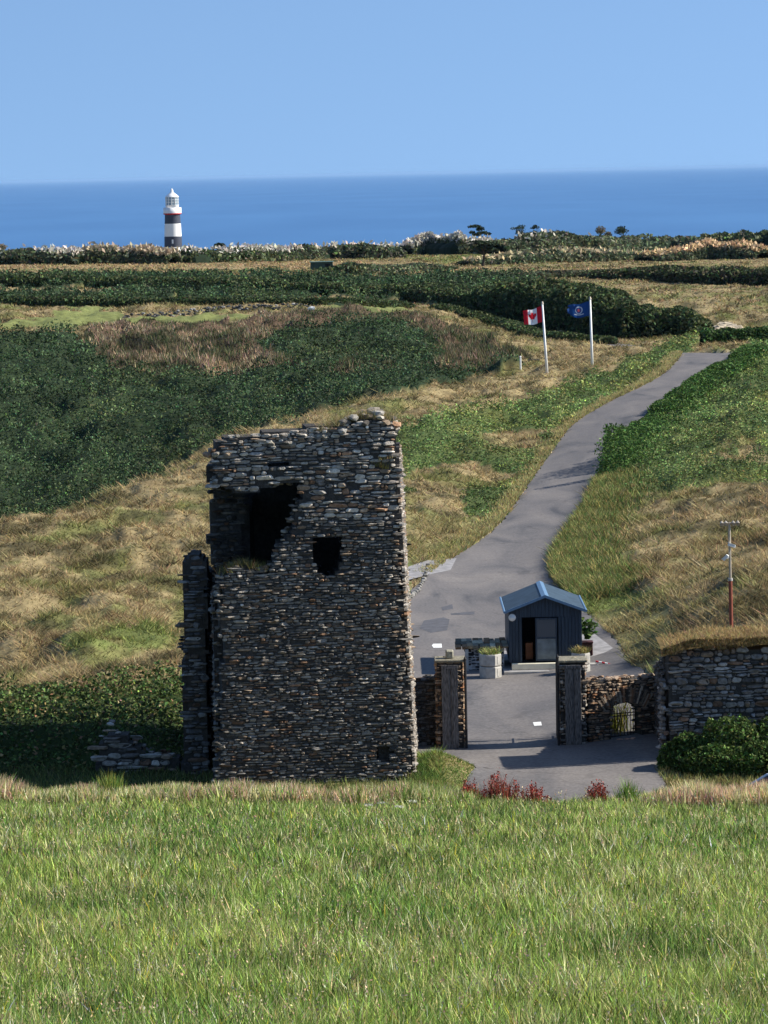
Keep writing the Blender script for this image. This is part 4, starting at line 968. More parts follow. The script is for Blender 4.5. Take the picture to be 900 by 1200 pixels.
hedge('scrub_clump', 'grey scrub clump with sandy crown below the wind bent ridge trees', [(545,311,305),(590,309,300),(630,307,293),(680,306,293),(740,303,297)], GG, 12, 7000, plume=(900, .8, (.55,.44,.26), .3), group=RM, y0=560, cat='scrub')
hedge('scrub_clump', 'low grey scrub clump at the left of the golf fairway', [(395,322,314),(440,320,310),(490,318,309),(525,316,312)], GG, 9, 4500, group=RM, y0=540, cat='scrub')
hedge('scrub_clump', 'scrub clump topped with orange tan bracken near the right edge', [(755,306,298),(790,305,293),(830,303,284),(870,303,283),(896,303,290)], GG, 12, 6000, plume=(1500, .8, (.60,.42,.24), .2), group=RM, y0=560, cat='scrub')
hedge('scrub_clump', 'dark brown scrub clump on the right above the dry field', [(690,325,320),(730,327,315),(780,329,312),(830,333,311),(900,335,311),(960,335,313)], BR+DG, 11, 10000, group=RM, y0=500, cat='scrub')
hedge('scrub_clump', 'long low scrub clump behind the large hedge, left of the dark brown one', [(560,326,322),(610,326,320),(660,324,318),(700,322,317)], BR+GG, 8, 4500, group=RM, y0=500, cat='scrub')
hedge('scrub_clump', 'small scrub clump around the right side of the green shed', [(388,322,312),(410,322,308),(432,320,312)], GG+DG, 6, 1800, group=RM, y0=520, cat='scrub')

def tree(px_, by, ty, wpx, label, cat='tree', kind='bent', name='coastal_tree', group=None, Y=None):
    g_ = G(px_, by, 600); Y_ = Y or g_[1]; x = g_[0]; z0 = float(Hs(x, Y_)); m_ = Y_/F; h = (by-ty)*m_; w_ = wpx*m_/2
    root = thing(name, label, cat, (x, Y_, z0), 0, group)
    mb = MB(); mb.tube([(x, Y_, z0-.2), (x+.1*w_, Y_, z0+h*.5), (x-.05*w_, Y_, z0+h*.85)], [.3, .2, .1], (.09,.07,.05), 0, 7)
    for k in range(4): a = k*1.7; mb.tube([(x, Y_, z0+h*.45), (x+w_*.6*math.cos(a), Y_+w_*.4*math.sin(a), z0+h*(.7+.05*k))], [.13, .05], (.09,.07,.05), 0, 5)
    rel(mb.build('trunk', M_leaf, root)); mb = MB()
    if kind == 'palm':
        n = 700; d = R.normal(size=(n, 3)); d /= np.linalg.norm(d, axis=1)[:, None]; rr = .35+.65*R.rand(n); dz_ = np.where(d[:, 2] < 0, d[:, 2]*.75, d[:, 2]*.9)
        leaves(mb, x+d[:, 0]*rr*w_*.8, Y_+d[:, 1]*rr*w_*.7, z0+h*.80+dz_*rr*h*.22, .5+.6*R.rand(n), vary(np.tile(np.array([.17,.14,.085]), (n, 1)), .35), 1.2, .25)
    else:
        if kind == 'bent': lob = [(random.uniform(-.75, .75), random.uniform(.58, .97), random.uniform(.28, .5), .055) for _ in range(9)]
        else: lob = [(random.uniform(-.4, .4), random.uniform(.64, .86), random.uniform(.45, .65), .11) for _ in range(9)]
        for dx, dz, r, fz in lob:
            n = 75; d = R.normal(size=(n, 3)); d /= np.linalg.norm(d, axis=1)[:, None]; rr = R.rand(n)**.4
            leaves(mb, x+dx*w_+d[:, 0]*rr*w_*r, Y_+R.uniform(-.3, .3)*w_+d[:, 1]*rr*w_*r, z0+h*dz+d[:, 2]*rr*h*fz, .75*(.5+.8*R.rand(n)), vary(np.tile(np.array([.035,.05,.026]), (n, 1)), .35), .7, .45)
    rel(mb.build('crown', M_leaf, root))
GT = 'small trees on the ridge'
tree(563, 294, 264, 26, 'wind bent tree on the ridge, leftmost of those against the sea', group=GT)
tree(613, 293, 262, 26, 'taller wind bent tree on the ridge right of the white plumed thicket', group=GT)
tree(630, 293, 263, 16, 'slim tree touching the right side of the taller wind bent tree', group=GT)
tree(704, 291, 263, 16, 'tall brownish palm between the slim tree and the round tree', kind='palm', name='palm_tree', cat='palm', group=None)
tree(730, 291, 261, 22, 'round dark tree just right of the tall palm', kind='round', group=GT)
tree(713, 291, 270, 12, 'small low palm tucked between the tall palm and the round tree', kind='palm', name='palm_tree', cat='palm')
tree(2, 304, 282, 16, 'ragged palm at the left picture edge on the ridge', kind='palm', name='palm_tree', cat='palm')
tree(258, 303, 284, 14, 'little round dark tree right of the lighthouse', kind='round', group=GT)
tree(566, 312, 282, 34, 'broad layered dark tree on the near side of the ridge below the leftmost skyline tree', group=GT)

# pale outcrop beside the end of the road
mb = MB(); pts = []; sz = []
for i in range(260):
    px_ = random.uniform(834, 878); base = np.interp(px_, [832, 850, 885], [398, 396, 401]); g_ = G(px_, base-random.uniform(0, 1)*np.interp(px_, [832, 845, 862, 885], [4, 14, 12, 2]), 325)
    pts.append(np.array([g_[0], g_[1], g_[2]+.1])); sz.append(random.uniform(.5, .95))
rocks(mb, pts, sz, np.clip(np.tile(np.array([.48,.40,.29]), (220, 1))*R.uniform(.75, 1.15, (220, 1)), 0, .8), .5)
tag(mb.build('rock_outcrop', M_stone, loc=tuple(pts[0])), 'pale sandy rock outcrop above the top end of the road', 'rocks')

# ---------------------------------------------------------------- lighthouse
YLt = 1400.; m_ = YLt/F
def LP(px_, py_): return P(px_, py_, YLt)
lx = float(LP(203, 285)[0]); zf = lambda py_: float(LP(203, py_)[2])
zg = float(Hs(lx, YLt)); R0L = 10.6*m_; 
lh = thing('lighthouse', 'black and white banded lighthouse standing on the headland against the sea', 'lighthouse', (lx, YLt, zg))
def lathe(prof, col=(1,1,1), k=40):
    mb = MB(); V = []
    for r_, z_ in prof:
        for j in range(k): a = 2*math.pi*j/k; V.append((lx+r_*math.cos(a), YLt+r_*math.sin(a), z_))
    Q_ = [(i*k+j, i*k+(j+1) % k, (i+1)*k+(j+1) % k, (i+1)*k+j) for i in range(len(prof)-1) for j in range(k)]
    mb.add(V, Q_, col); return mb
M_lhw = flat_mat('lighthouse_white', (.82,.82,.80), .6, 0, .3, .05, .3); M_lhb = flat_mat('lighthouse_black', (.045,.052,.075), .6, 0, .3, .1, .3)
def band(y0, y1, r0, r1, mt): o = rel(lathe([(r0*m_, zf(y0)), (r1*m_, zf(y1))]).build('band', mt, lh, True)); return o
rel(lathe([(10.9*m_, zg-1), (10.6*m_, zf(289.5))]).build('base', M_lhw, lh, True))
band(289.5, 277, 10.5, 10.1, M_lhb); band(277, 262, 10.05, 9.5, M_lhw); band(262, 251.5, 9.45, 8.9, M_lhb)
rel(lathe([(8.9*m_, zf(251.5)), (10.6*m_, zf(250.8)), (10.6*m_, zf(249.8)), (7*m_, zf(249.7))]).build('gallery', M_red, lh, True))
mb = lathe([(10.5*m_, zf(249.8)), (10.5*m_, zf(243.2)), (10.3*m_, zf(243.2)), (10.3*m_, zf(249.8))]); rel(mb.build('parapet', M_lhw, lh, True))
rel(lathe([(7.8*m_, zf(249.8)), (7.8*m_, zf(240.5)), (8.0*m_, zf(240.3)), (7.4*m_, zf(240.2))]).build('lantern_base', M_lhw, lh, True))
rel(lathe([(7.3*m_, zf(240.4)), (7.3*m_, zf(230.8))]).build('lantern_glass', M_lens, lh, True))
mb = MB()
for j in range(12):
    a = 2*math.pi*j/12; b2 = 2*math.pi*(j+1)/12; q_ = lambda an, z_: (lx+7.45*m_*math.cos(an), YLt+7.45*m_*math.sin(an), z_)
    mb.tube([q_(a, zf(240.4)), q_(a, zf(230.8))], .14, (1,1,1), 0, 5)
    for z_ in (zf(237), zf(234)): mb.tube([q_(a, z_), q_(b2, z_)], .10, (1,1,1), 0, 5)
rel(mb.build('glazing_bar', M_lhw, lh))
rel(lathe([(8.0*m_, zf(231)), (7.6*m_, zf(230)), (4.8*m_, zf(227.5)), (1.8*m_, zf(225.2)), (1.6*m_, zf(223)), (.6*m_, zf(221)), (0.01, zf(220.6))]).build('dome', M_lhw, lh, True))
mb = MB(); wz = zf(283); mb.box((lx-.35, YLt-10.35*m_, wz-.9), (lx+.35, YLt-10.0*m_, wz+.9)); rel(mb.build('window', M_lhw, lh))

# ---------------------------------------------------------------- hut
YH = 132.6;  hx0 = float(P(597, 775, YH)[0]); hx1 = float(P(682.5, 775, YH)[0]); hz = float(P(640, 775.5, YH)[2]); hD = 4.3
tz = hz-.27; hw_ = hx1-hx0; cxh = (hx0+hx1)/2; ze = hz+2.08; za = hz+2.62
hut = thing('gate_hut', 'small dark blue timber hut with a low pitched roof beside the gateway', 'hut', (cxh, YH+hD/2, hz))
def part(mb, nm, mt, root, label=None, sm_=False):
    o = rel(mb.build(nm, mt, root, sm_)); 
    if label: o['label'] = label
    return o
wx = lambda p: float(P(p, 745, YH)[0])
mb = MB(); t = .08
d0, d1 = wx(611.5), wx(654)
mb.box((hx0, YH+t, hz), (hx0+t, YH+hD, ze)); mb.box((hx1-t, YH+t, hz), (hx1, YH+hD, ze)); mb.box((hx0+t, YH+hD-t, hz), (hx1-t, YH+hD, ze))
zd = hz+1.82
# front boards around the opening
def boards(x0, x1, z0, z1, bw=.145):
    n = max(1, int(round((x1-x0)/bw))); w_ = (x1-x0)/n
    for i in range(n): mb.box((x0+i*w_+.006, YH, z0), (x0+(i+1)*w_-.006, YH+t-.002, z1), bev=.006)
boards(hx0, d0, hz, zd); boards(d1, hx1, hz, zd)
# upper front with the gable
for i in range(20):
    x0 = hx0+hw_*i/20; x1 = hx0+hw_*(i+1)/20; zz0 = ze+(za-ze)*(1-abs(x0-cxh)/(hw_/2)); zz1 = ze+(za-ze)*(1-abs(x1-cxh)/(hw_/2))
    for (ya, yb) in ((YH, YH+t-.002), (YH+hD-t, YH+hD)):
        zl = zd+.0 if ya == YH else ze
        V = [(x0+.006, ya, zl), (x1-.006, ya, zl), (x1-.006, ya, zz1-.03), (x0+.006, ya, zz0-.03), (x0+.006, yb, zl), (x1-.006, yb, zl), (x1-.006, yb, zz1-.03), (x0+.006, yb, zz0-.03)]
        mb.add(V, [(0,1,2,3),(5,4,7,6),(1,5,6,2),(4,0,3,7),(3,2,6,7),(4,5,1,0)], (0,0,0))
part(mb, 'wall', M_blue, hut)
mb = MB(); mb.box((hx0+t, YH+t, hz-.02), (hx1-t, YH+hD-t, hz+.02)); part(mb, 'floor', M_dark, hut)
mb = MB(); mb.box((hx0+t+.01, YH+1.4, hz+.03), (hx1-t-.01, YH+1.46, ze)); part(mb, 'inner_partition', M_dark, hut)
mb = MB(); mb.box((wx(616), YH+.45, hz+.03), (wx(625), YH+.85, hz+.72), bev=.02); part(mb, 'counter', M_orange, hut)
ro = .12
def roofside(sg):
    mb = MB(); xe = cxh+sg*(hw_/2+.11); zl = ze-.04; zt_ = za+.03; y0, y1 = YH-.18, YH+hD+.15; th_ = .06
    n = 9
    V = [(cxh, y0, zt_), (xe, y0, zl), (xe, y1, zl), (cxh, y1, zt_), (cxh, y0, zt_+th_), (xe, y0, zl+th_), (xe, y1, zl+th_), (cxh, y1, zt_+th_)]
    mb.add(V, [(0,1,2,3),(7,6,5,4),(0,4,5,1),(1,5,6,2),(2,6,7,3)], (0,0,0)); return mb
for sg in (-1, 1): part(roofside(sg), 'roof', M_roof, hut)
mb = MB(); y0, y1 = YH-.20, YH+hD+.17; sl = (za-ze+.07)/(hw_/2+.11)
for sg in (-1, 1):
    xw = cxh+sg*.15; V = [(cxh, y0, za+.115), (xw, y0, za+.115-.15*sl), (xw, y1, za+.115-.15*sl), (cxh, y1, za+.115)]; V += [(a, b, c_-.02) for a, b, c_ in V]
    mb.add(V, [(0,1,2,3),(7,6,5,4),(0,4,5,1),(1,5,6,2),(2,6,7,3)], (0,0,0))
part(mb, 'ridge_cap', M_ridge, hut)
mb = MB()
for sg in (-1, 1):
    xe = cxh+sg*(hw_/2+.14)
    a_ = (cxh, YH-.21, za+.02); b_ = (xe, YH-.21, ze-.05)
    V = [(a_[0], y, a_[2]+dz) for y in (YH-.21, YH-.185) for dz in (-.02, .09)]+[(b_[0], y, b_[2]+dz) for y in (YH-.21, YH-.185) for dz in (-.02, .09)]
    mb.add(V, [(0,1,5,4),(2,6,7,3),(1,3,7,5),(0,4,6,2)], (0,0,0))
    mb.tube([(xe+sg*.03, YH-.2, ze-.02), (xe+sg*.03, YH+hD+.15, ze-.02)], .05, (0,0,0), 0, 8)
part(mb, 'gutter', M_ridge, hut)
# sliding glazed door
dz_ = zd-.04; dr = thing('door', None, None, (0,0,0)); dr.parent = hut; dr.matrix_parent_inverse = Matrix.Translation(-hut.location)
x0, x1 = wx(627.5), wx(654)
mb = MB(); fy0, fy1 = YH-.03, YH+.02
for a in ((x0, x0+.06), (x1-.10, x1-.04)): mb.box((a[0], fy0, hz+.04), (a[1], fy1, dz_), bev=.006)
for z_ in (hz+.04, hz+.93, dz_-.07): mb.box((x0+.06, fy0, z_), (x1-.10, fy1, z_+.07), bev=.006)
def part2(mb, nm, mt, root): o = mb.build(nm, mt, root); return o
part2(mb, 'frame', M_blue, dr)
mb = MB(); mb.box((x0+.06, YH-.012, hz+1.0), (x1-.10, YH+.0, dz_-.07)); part2(mb, 'glass_pane', M_glass, dr)
mb = MB(); mb.box((x0+.06, YH-.012, hz+.11), (x1-.10, YH+.0, hz+.93)); part2(mb, 'lower_panel', M_grey, dr)
for q_ in [(604,606.5,.1,1.6),(609.5,611.5,.05,1.8),(655,656.5,.0,1.82)]: mb = MB(); mb.box((wx(q_[0]), YH-.03, hz+q_[2]), (wx(q_[1]), YH-.002, hz+q_[3]), bev=.004); part(mb, 'trim', M_blue, hut)
mb = MB(); lxp = wx(600.5); zz_ = hz+1.83; 
mb.tube([(lxp, YH-.005, zz_), (lxp, YH-.06, zz_)], [.13, .15], (1,1,1), 0, 16); mb.tube([(lxp, YH-.06, zz_), (lxp+.01, YH-.18, zz_-.05)], [.12, .07], (1,1,1), 0, 16); part(mb, 'lamp', M_white, hut)
# hut base, step and terrace
mb = MB(); mb.box((wx(599), YH-.30, tz+.004), (wx(652), YH-.02, hz-.02), bev=.015); part(mb, 'step', M_cream, hut)
mb = MB(); mb.box((wx(653), YH-.26, tz+.004), (wx(668), YH-.02, hz-.05), bev=.015); part(mb, 'step', M_cream, hut)

mb = MB(); mb.box((wx(589), YH-.95, -20.4), (wx(729), YH+hD+.9, tz), bev=.02); o = mb.build('terrace', M_paving); struct(o)
mb = MB(); mb.box((wx(589), YH-1.0, -20.4), (wx(729), YH-.953, tz+.03)); o = mb.build('terrace_kerb', M_conc); struct(o)
mb = MB(); V = [(wx(689), YH+.4, tz+.004), (wx(727), YH+.4, tz+.004), (wx(729), YH+2.6, tz+.25), (wx(708), YH+6.2, tz+.5), (wx(692), YH+6.2, tz+.5), (wx(689), YH+2.6, tz+.25)]
mb.add(V, [(0,1,2,5),(5,2,3,4)], (.3,.27,.25)); struct(mb.build('path', M_paving))
mb = MB(); mb.box((wx(690), YH-.10, tz+.004), (wx(722), YH+.25, tz+.16), bev=.01); tag(mb.build('stone_step', M_conc, loc=(wx(705), YH, tz)), 'long pale concrete step lying to the right of the hut', 'step')
# striped barrier bar
bx = thing('barrier_bar', 'short red and white striped bar resting across the slab right of the hut', 'barrier', (wx(706), YH-.3, tz))
a_ = np.array([wx(697), YH-.35, tz+.30]); b_ = np.array([wx(718), YH-.55, tz+.16])
for i in range(6):
    p0 = a_+(b_-a_)*i/6; p1 = a_+(b_-a_)*(i+1)/6; mb = MB(); mb.tube([p0, p1], .035, (0,0,0), 0, 8); part(mb, 'red_stripe' if i % 2 == 0 else 'white_stripe', M_red if i % 2 == 0 else M_white, bx)
for q_, z_ in ((699, .3), (716, .2)): mb = MB(); mb.tube([(wx(q_), YH-.36-(q_-699)*.01, tz), (wx(q_), YH-.36-(q_-699)*.01, tz+z_)], .02); part(mb, 'leg', M_white, bx)

# planters
def planter(px_, py_, w_, h_, label, cols_, Y_):
    p = P(px_, py_, Y_); x = float(p[0]); z0 = tz if px_ > 600 else -20.05; z0 = z0 if px_ < 600 else -20.0
    root = thing('planter', label, 'planter', (x, Y_, z0), 0, 'octagonal concrete planters')
    mb = MB(); r_ = w_/2/math.cos(math.pi/8)
    for k in range(2):
        za_ = z0+h_*k/2+.01*k; zb_ = z0+h_*(k+1)/2-.02; V = []
        for rr, z_ in ((r_*.96, za_), (r_, za_+.04), (r_, zb_-.04), (r_*.96, zb_), (r_*.78, zb_), (r_*.78, zb_-.12)):
            for j in range(8): a = math.pi/8+math.pi/4*j; V.append((x+rr*math.cos(a), Y_+rr*math.sin(a), z_))
        mb.add(V, [(i*8+j, i*8+(j+1) % 8, (i+1)*8+(j+1) % 8, (i+1)*8+j) for i in range(5) for j in range(8)], (0,0,0))
        # shallow vertical ribs
        for j in range(8):
            a = math.pi/4*j; M4 = Matrix.Translation((x, Y_, 0))@Matrix.Rotation(a, 4, 'Z'); mb.box((r_*.925, -.05, za_+.08), (r_*.95, .05, zb_-.08), (0,0,0), M=M4)
    rel(mb.build('tub', M_conc, root))
    mb = MB(); V = [(x+r_*.77*math.cos(math.pi/8+math.pi/4*j), Y_+r_*.77*math.sin(math.pi/8+math.pi/4*j), z0+h_-.08) for j in range(8)]; mb.add(V, [list(range(8))], (.06,.045,.03)); rel(mb.build('soil', M_leaf, root))
    n = 420; a = R.uniform(0, 6.28, n); r = r_*.8*np.sqrt(R.rand(n)); mb = MB(); c_ = np.array(cols_)[R.randint(0, len(cols_), n)]
    blades(mb, x+r*np.cos(a), Y_+r*np.sin(a), np.full(n, z0+h_-.1), .12+.26*R.rand(n), np.full(n, .03), R.uniform(.2, 1.4, n), vary(c_, .3), 2)
    pl_ = mb.build('potted_grass', M_leaf, loc=(x, Y_, z0+h_-.08)); tag(pl_, 'tufty '+('green' if px_ < 600 else 'straw coloured')+' grass growing in the '+('left' if px_ < 600 else 'right')+' concrete planter', 'plant')
planter(575, 796, .86, .98, 'two tier concrete planter standing left of the hut on the tarmac', [(.22,.25,.07),(.3,.3,.12)], 131.2)
planter(681, 796, .72, .92, 'two tier concrete planter half hidden behind the right gateway pillar', [(.33,.25,.10),(.2,.2,.07)], 131.0)
# maroon box and leafy plant
bxp = wx(690.5); mb = MB(); root = thing('plant_box', 'dark maroon square plant box at the right side of the hut', 'planter', (bxp, YH+2.2, tz+.2))
mb.box((bxp-.26, YH+1.95, tz+.2), (bxp+.26, YH+2.45, tz+.72), bev=.02); part(mb, 'box', M_maroon, root)
mb = MB(); mb.box((bxp-.28, YH+1.93, tz+.70), (bxp+.28, YH+2.47, tz+.76), bev=.01); part(mb, 'rim', M_maroon, root)
mb = MB(); n = 170
for i in range(34):
    a = R.uniform(0, 6.28); ln = R.uniform(.3, .62); m_q = 7
    tt_ = np.linspace(.15, 1, m_q); leaves(mb, bxp+.05+math.cos(a)*ln*tt_*.9, YH+2.2+math.sin(a)*ln*tt_*.7, tz+.75+R.uniform(.5, 1.3)*np.sin(tt_*2.2)*.75, np.full(m_q, .24), vary(np.tile(np.array([.09,.16,.04]), (m_q, 1)), .35), .4, .5)
tag(mb.build('leafy_plant', M_leaf, loc=(bxp, YH+2.2, tz+.76)), 'broad leaved green plant growing in the maroon box beside the hut', 'plant')
# low stone counter with slate top
cx0, cx1 = wx(536), wx(594); ct = thing('stone_counter', 'low slab topped stone counter in the hut\'s shadow', 'counter', ((cx0+cx1)/2, 135, -20.05))
mb = MB(); 
for i in range(9):
    for k in range(3):
        x0_ = cx0-.05+(cx1-cx0+.1)*i/9+random.uniform(-.05, .02); mb.box((x0_, 133.0+k*.8+random.uniform(-.06, .04), -19.16+random.uniform(-.02, .02)), (x0_+(cx1-cx0)/9+.02, 133.75+k*.8, -19.06+random.uniform(-.01, .05)), tuple(scol(1, (1.2,1.1,.85), 1.0)[0]), bev=.02)
part(mb, 'slate_top', M_stone, ct)
mb = MB(); mb.box((cx0+.35, 133.3, -20.1), (cx1-.1, 135.2, -19.17)); i2 = lambda u, z: (u > .0) & (u < cx1-cx0-.45)
us, zs, ws, hs = courses(0, cx1-cx0-.45, -20.1, -19.2, i2, (.08,.15), (.15,.4), .02, 3); stones(mb, (cx0+.35, 133.3, 0), (1,0,0), (0,-1,0), us, zs, ws, hs, .02+.03*R.rand(len(us)), scol(len(us), (.9,1,1.15), .5), .08)  # dark bluish body stones, the hut's shadow painted into their colour
part(mb, 'body', M_stone, ct)
mb = MB(); mb.box((cx0+.30, 132.95, -20.1), (cx0+.44, 133.1, -19.17), bev=.01); part(mb, 'post', M_conc, ct)

# white markings
def mark(pts_, nm):
    V = []
    for q_ in pts_: g_ = G(*q_); V.append((g_[0], g_[1], g_[2]+.008))
    mb = MB(); mb.add(V, [list(range(len(V)))], (.8,.8,.78)); struct(mb.build(nm, M_white))
M_patch = flat_mat('tarmac_patch', (.095,.095,.105), .9, 0, .15, .2, 3)
for q_ in ([(492,737),(497,728),(520,724),(527,727),(524,739),(505,742)], [(528,719),(556,717),(556,720.5),(529,721)], [(517,712),(530,709),(531,714),(519,716)]):
    V = []
    for a_ in q_: g_ = G(*a_); V.append((g_[0], g_[1], float(Hs(g_[0], g_[1]))+.006))
    mb = MB(); mb.add(V, [list(range(len(V)))], (.1,.1,.1)); struct(mb.build('tarmac_patch', M_patch))
mark([(506,757),(508,755),(517.5,755),(518,760),(508,760)], 'road_marking'); mark([(624.5,848),(634,847),(635,851),(626,851.5)], 'road_marking')
# row of edging stones by the lawn
for i in range(16):
    t = i/15; px_ = np.interp(t, [0,.35,.75,1], [479,490,497,502]); py_ = np.interp(t, [0,.35,.75,1], [703,694,680,664]); g_ = G(px_, py_); mb = MB()
    rocks(mb, [g_+np.array([0,0,.08])], [random.uniform(.09, .15)], np.array([[.27,.26,.24]])*random.uniform(.8, 1.2), .7)
    tag(mb.build('edging_stone', M_stone, loc=tuple(g_)), 'small grey edging stone in the row round the little lawn by the road', 'stone', 'edging stones round the lawn')

# ---------------------------------------------------------------- flags
def flag(pxb, pyb, pxt, pyt, Yf, label, kind):
    b_ = P(pxb, pyb, Yf); zb_ = min(float(b_[2]), float(surf(np.array([b_[0]]), np.array([Yf]))[0])+.2); t_ = P(pxt, pyt, Yf)
    root = thing('flagpole', label, 'flagpole', (b_[0], Yf, zb_), 0, 'flagpoles beside the road')
    mb = MB(); mb.tube([(b_[0], Yf, zb_-.8), (t_[0], Yf, t_[2])], [.135, .085], (0,0,0), 0, 12)
    part(mb, 'pole', M_white, root, None, True)
    mb = MB(); mb.tube([(t_[0], Yf, t_[2]), (t_[0], Yf, t_[2]+.22)], [.13, .06], (0,0,0), 0, 10); part(mb, 'finial', M_pole, root)
    # cloth: blown to the left, sagging, torn at the fly
    nx_, nz_ = 90, 46; Wf, Hf = (1.85, 1.42) if kind == 'ca' else (2.05, 1.3)
    uu_, vv_ = np.meshgrid(np.linspace(0, 1, nx_), np.linspace(0, 1, nz_), indexing='ij')
    rip = np.sin(uu_*9+vv_*2.5)*.16*uu_+np.sin(uu_*19-vv_*4)*.05*uu_
    X = t_[0]-.09-uu_*Wf*(.94-.04*np.cos(uu_*9)); Yy = Yf+rip*1.2+.15*uu_; Z = t_[2]-.25-(1-vv_)*Hf*(1-.12*uu_)-uu_*(.42 if kind == 'ca' else .30)+.06*np.sin(uu_*8+1)
    xl_ = (b_[0]-t_[0])*( (t_[2]-Z)/(t_[2]-zb_)); X = X+xl_
    red = np.array([.55,.015,.03]); wht = np.array([.80,.80,.82]); blu = np.array([.012,.055,.20])
    if kind == 'ca':
        C_ = np.where(((uu_ < .25) | (uu_ > .75))[..., None], red, wht)
        leaf = [(0,.46),(.07,.33),(.17,.38),(.13,.17),(.25,.29),(.28,.22),(.42,.26),(.37,.12),(.43,.08),(.2,-.12),(.23,-.2),(.02,-.17),(.02,-.42)]; leaf = leaf+[(-a, b) for a, b in leaf[::-1]]
        C_ = np.where(pip([(a*.85, b*.8) for a, b in leaf], (uu_-.5)*Wf/Hf/1.0*1.15, vv_-.5)[..., None], red, C_)
        keep = (uu_ < .90+.10*fbm(vv_*6, uu_*0, 3, 3))
    else:
        C_ = np.broadcast_to(blu, uu_.shape+(3,)).copy()
        # pale crest: shield outline with a scroll below and a small red device
        d_ = np.hypot((uu_-.5)*1.5, vv_-.55); ring = (np.abs(d_-.25) < .035) & (vv_ > .3); C_[ring] = (.45,.50,.58)
        C_[(d_ < .12)] = (.35,.08,.10); C_[(np.abs(vv_-.22) < .035) & (np.abs(uu_-.5) < .24)] = (.45,.50,.58)
        keep = (uu_ < .80+.3*(fbm(vv_*9, uu_*0, 5, 3)-.3)+.15*vv_) 
    I_ = np.arange(nx_*nz_).reshape(nx_, nz_); Qs = np.stack([I_[:-1, :-1], I_[1:, :-1], I_[1:, 1:], I_[:-1, 1:]], -1)[keep[:-1, :-1]]
    mb = MB(); mb.add(np.stack([X, Yy, Z], -1).reshape(-1, 3), Qs.reshape(-1, 4), C_.reshape(-1, 3)); fo = mb.build('flag', M_flag, loc=(t_[0], Yf, t_[2]-.8), smooth=True)
    tag(fo, 'red and white maple leaf flag blowing from the left flagpole' if kind == 'ca' else 'tattered dark blue flag with a pale crest on the right flagpole', 'flag')
M_flag = attr_mat('flag_cloth', .8, .05, 2, 0, 1, .2, .35)
flag(642, 444, 635.5, 356, 296., 'left white flagpole carrying the red and white flag', 'ca')
flag(694.5, 439, 691.5, 350.5, 300., 'right white flagpole carrying the dark blue flag', 'eu')
g_ = G(610, 433); mb = MB(); mb.tube([g_+np.array([0,0,-.5]), g_+np.array([0,0,1.15])], [.09, .08], (0,0,0), 0, 10); mb.tube([g_+np.array([0,0,1.15]), g_+np.array([0,0,1.22])], [.11, .05], (0,0,0), 0, 10)
tag(mb.build('marker_post', M_white, loc=tuple(g_)), 'short white post standing in the grass left of the flagpoles', 'post')
g_ = G(625, 427); br = thing('bench', 'low dark bench beside the short white post', 'bench', g_)
mb = MB(); mb.box((g_[0]-.55, g_[1]-.2, g_[2]+.35), (g_[0]+.6, g_[1]+.2, g_[2]+.43), bev=.01); part(mb, 'seat', M_black, br)
for q_ in (-.4, .45): mb = MB(); mb.box((g_[0]+q_-.05, g_[1]-.15, g_[2]-.3), (g_[0]+q_+.05, g_[1]+.15, g_[2]+.35)); part(mb, 'leg', M_black, br)

# camera pole
Yc = 117.; b_ = P(857.2, 745, Yc); t_ = P(854.5, 611.5, Yc); zb_ = -16.6
cp = thing('camera_pole', 'tall pole with red lower half, two white cameras and a crossbar, behind the tall wall', 'camera pole', (b_[0], Yc, zb_))
q3 = lambda py_, dx=0: np.array([np.interp(py_, [611.5, 745], [t_[0], b_[0]])+dx, Yc, float(P(856, py_, Yc)[2])])
mb = MB(); mb.tube([(b_[0], Yc, zb_-.3), q3(680)], .068, (0,0,0), 0, 12); part(mb, 'lower_pole', M_rust, cp)
mb = MB(); mb.tube([q3(680), q3(612)], .048, (0,0,0), 0, 12); part(mb, 'upper_pole', M_pole, cp)
mb = MB(); mb.tube([q3(677.5), q3(680.5)], .085, (0,0,0), 0, 12); part(mb, 'collar', M_conc, cp)
mb = MB(); p = q3(613); mb.box((p[0]-.32, Yc-.03, p[2]-.03), (p[0]+.36, Yc+.03, p[2]+.03), bev=.01); part(mb, 'crossbar', M_pole, cp)
for dx in (-.27, -.12, .14, .3):
    mb = MB(); mb.tube([(p[0]+dx, Yc-.12, p[2]-.03), (p[0]+dx, Yc+.02, p[2]+.05)], [.075, .04], (0,0,0), 0, 10); part(mb, 'lamp', M_pole, cp)
def cam_part(py_, dx, ang, rz, ln):
    p = q3(py_); M4 = Matrix.Translation((p[0]+dx, Yc-.1, p[2]))@Matrix.Rotation(rz, 4, 'Z')@Matrix.Rotation(ang, 4, 'Y')
    mb = MB(); mb.box((-ln/2, -.055, -.05), (ln/2, .055, .05), (0,0,0), 0, .015, M4); mb.box((-ln/2-.03, -.065, .052), (ln/2-.02, .065, .066), (0,0,0), 0, 0, M4); part(mb, 'camera_housing', M_white, cp)
    mb = MB(); mb.tube([p, (p[0]+dx*.9, Yc-.08, p[2]-.03)], .022, (0,0,0), 0, 6); part(mb, 'bracket', M_white, cp)
cam_part(639, .06, .35, .2, .27); cam_part(653, -.16, -.75, -.2, .25)

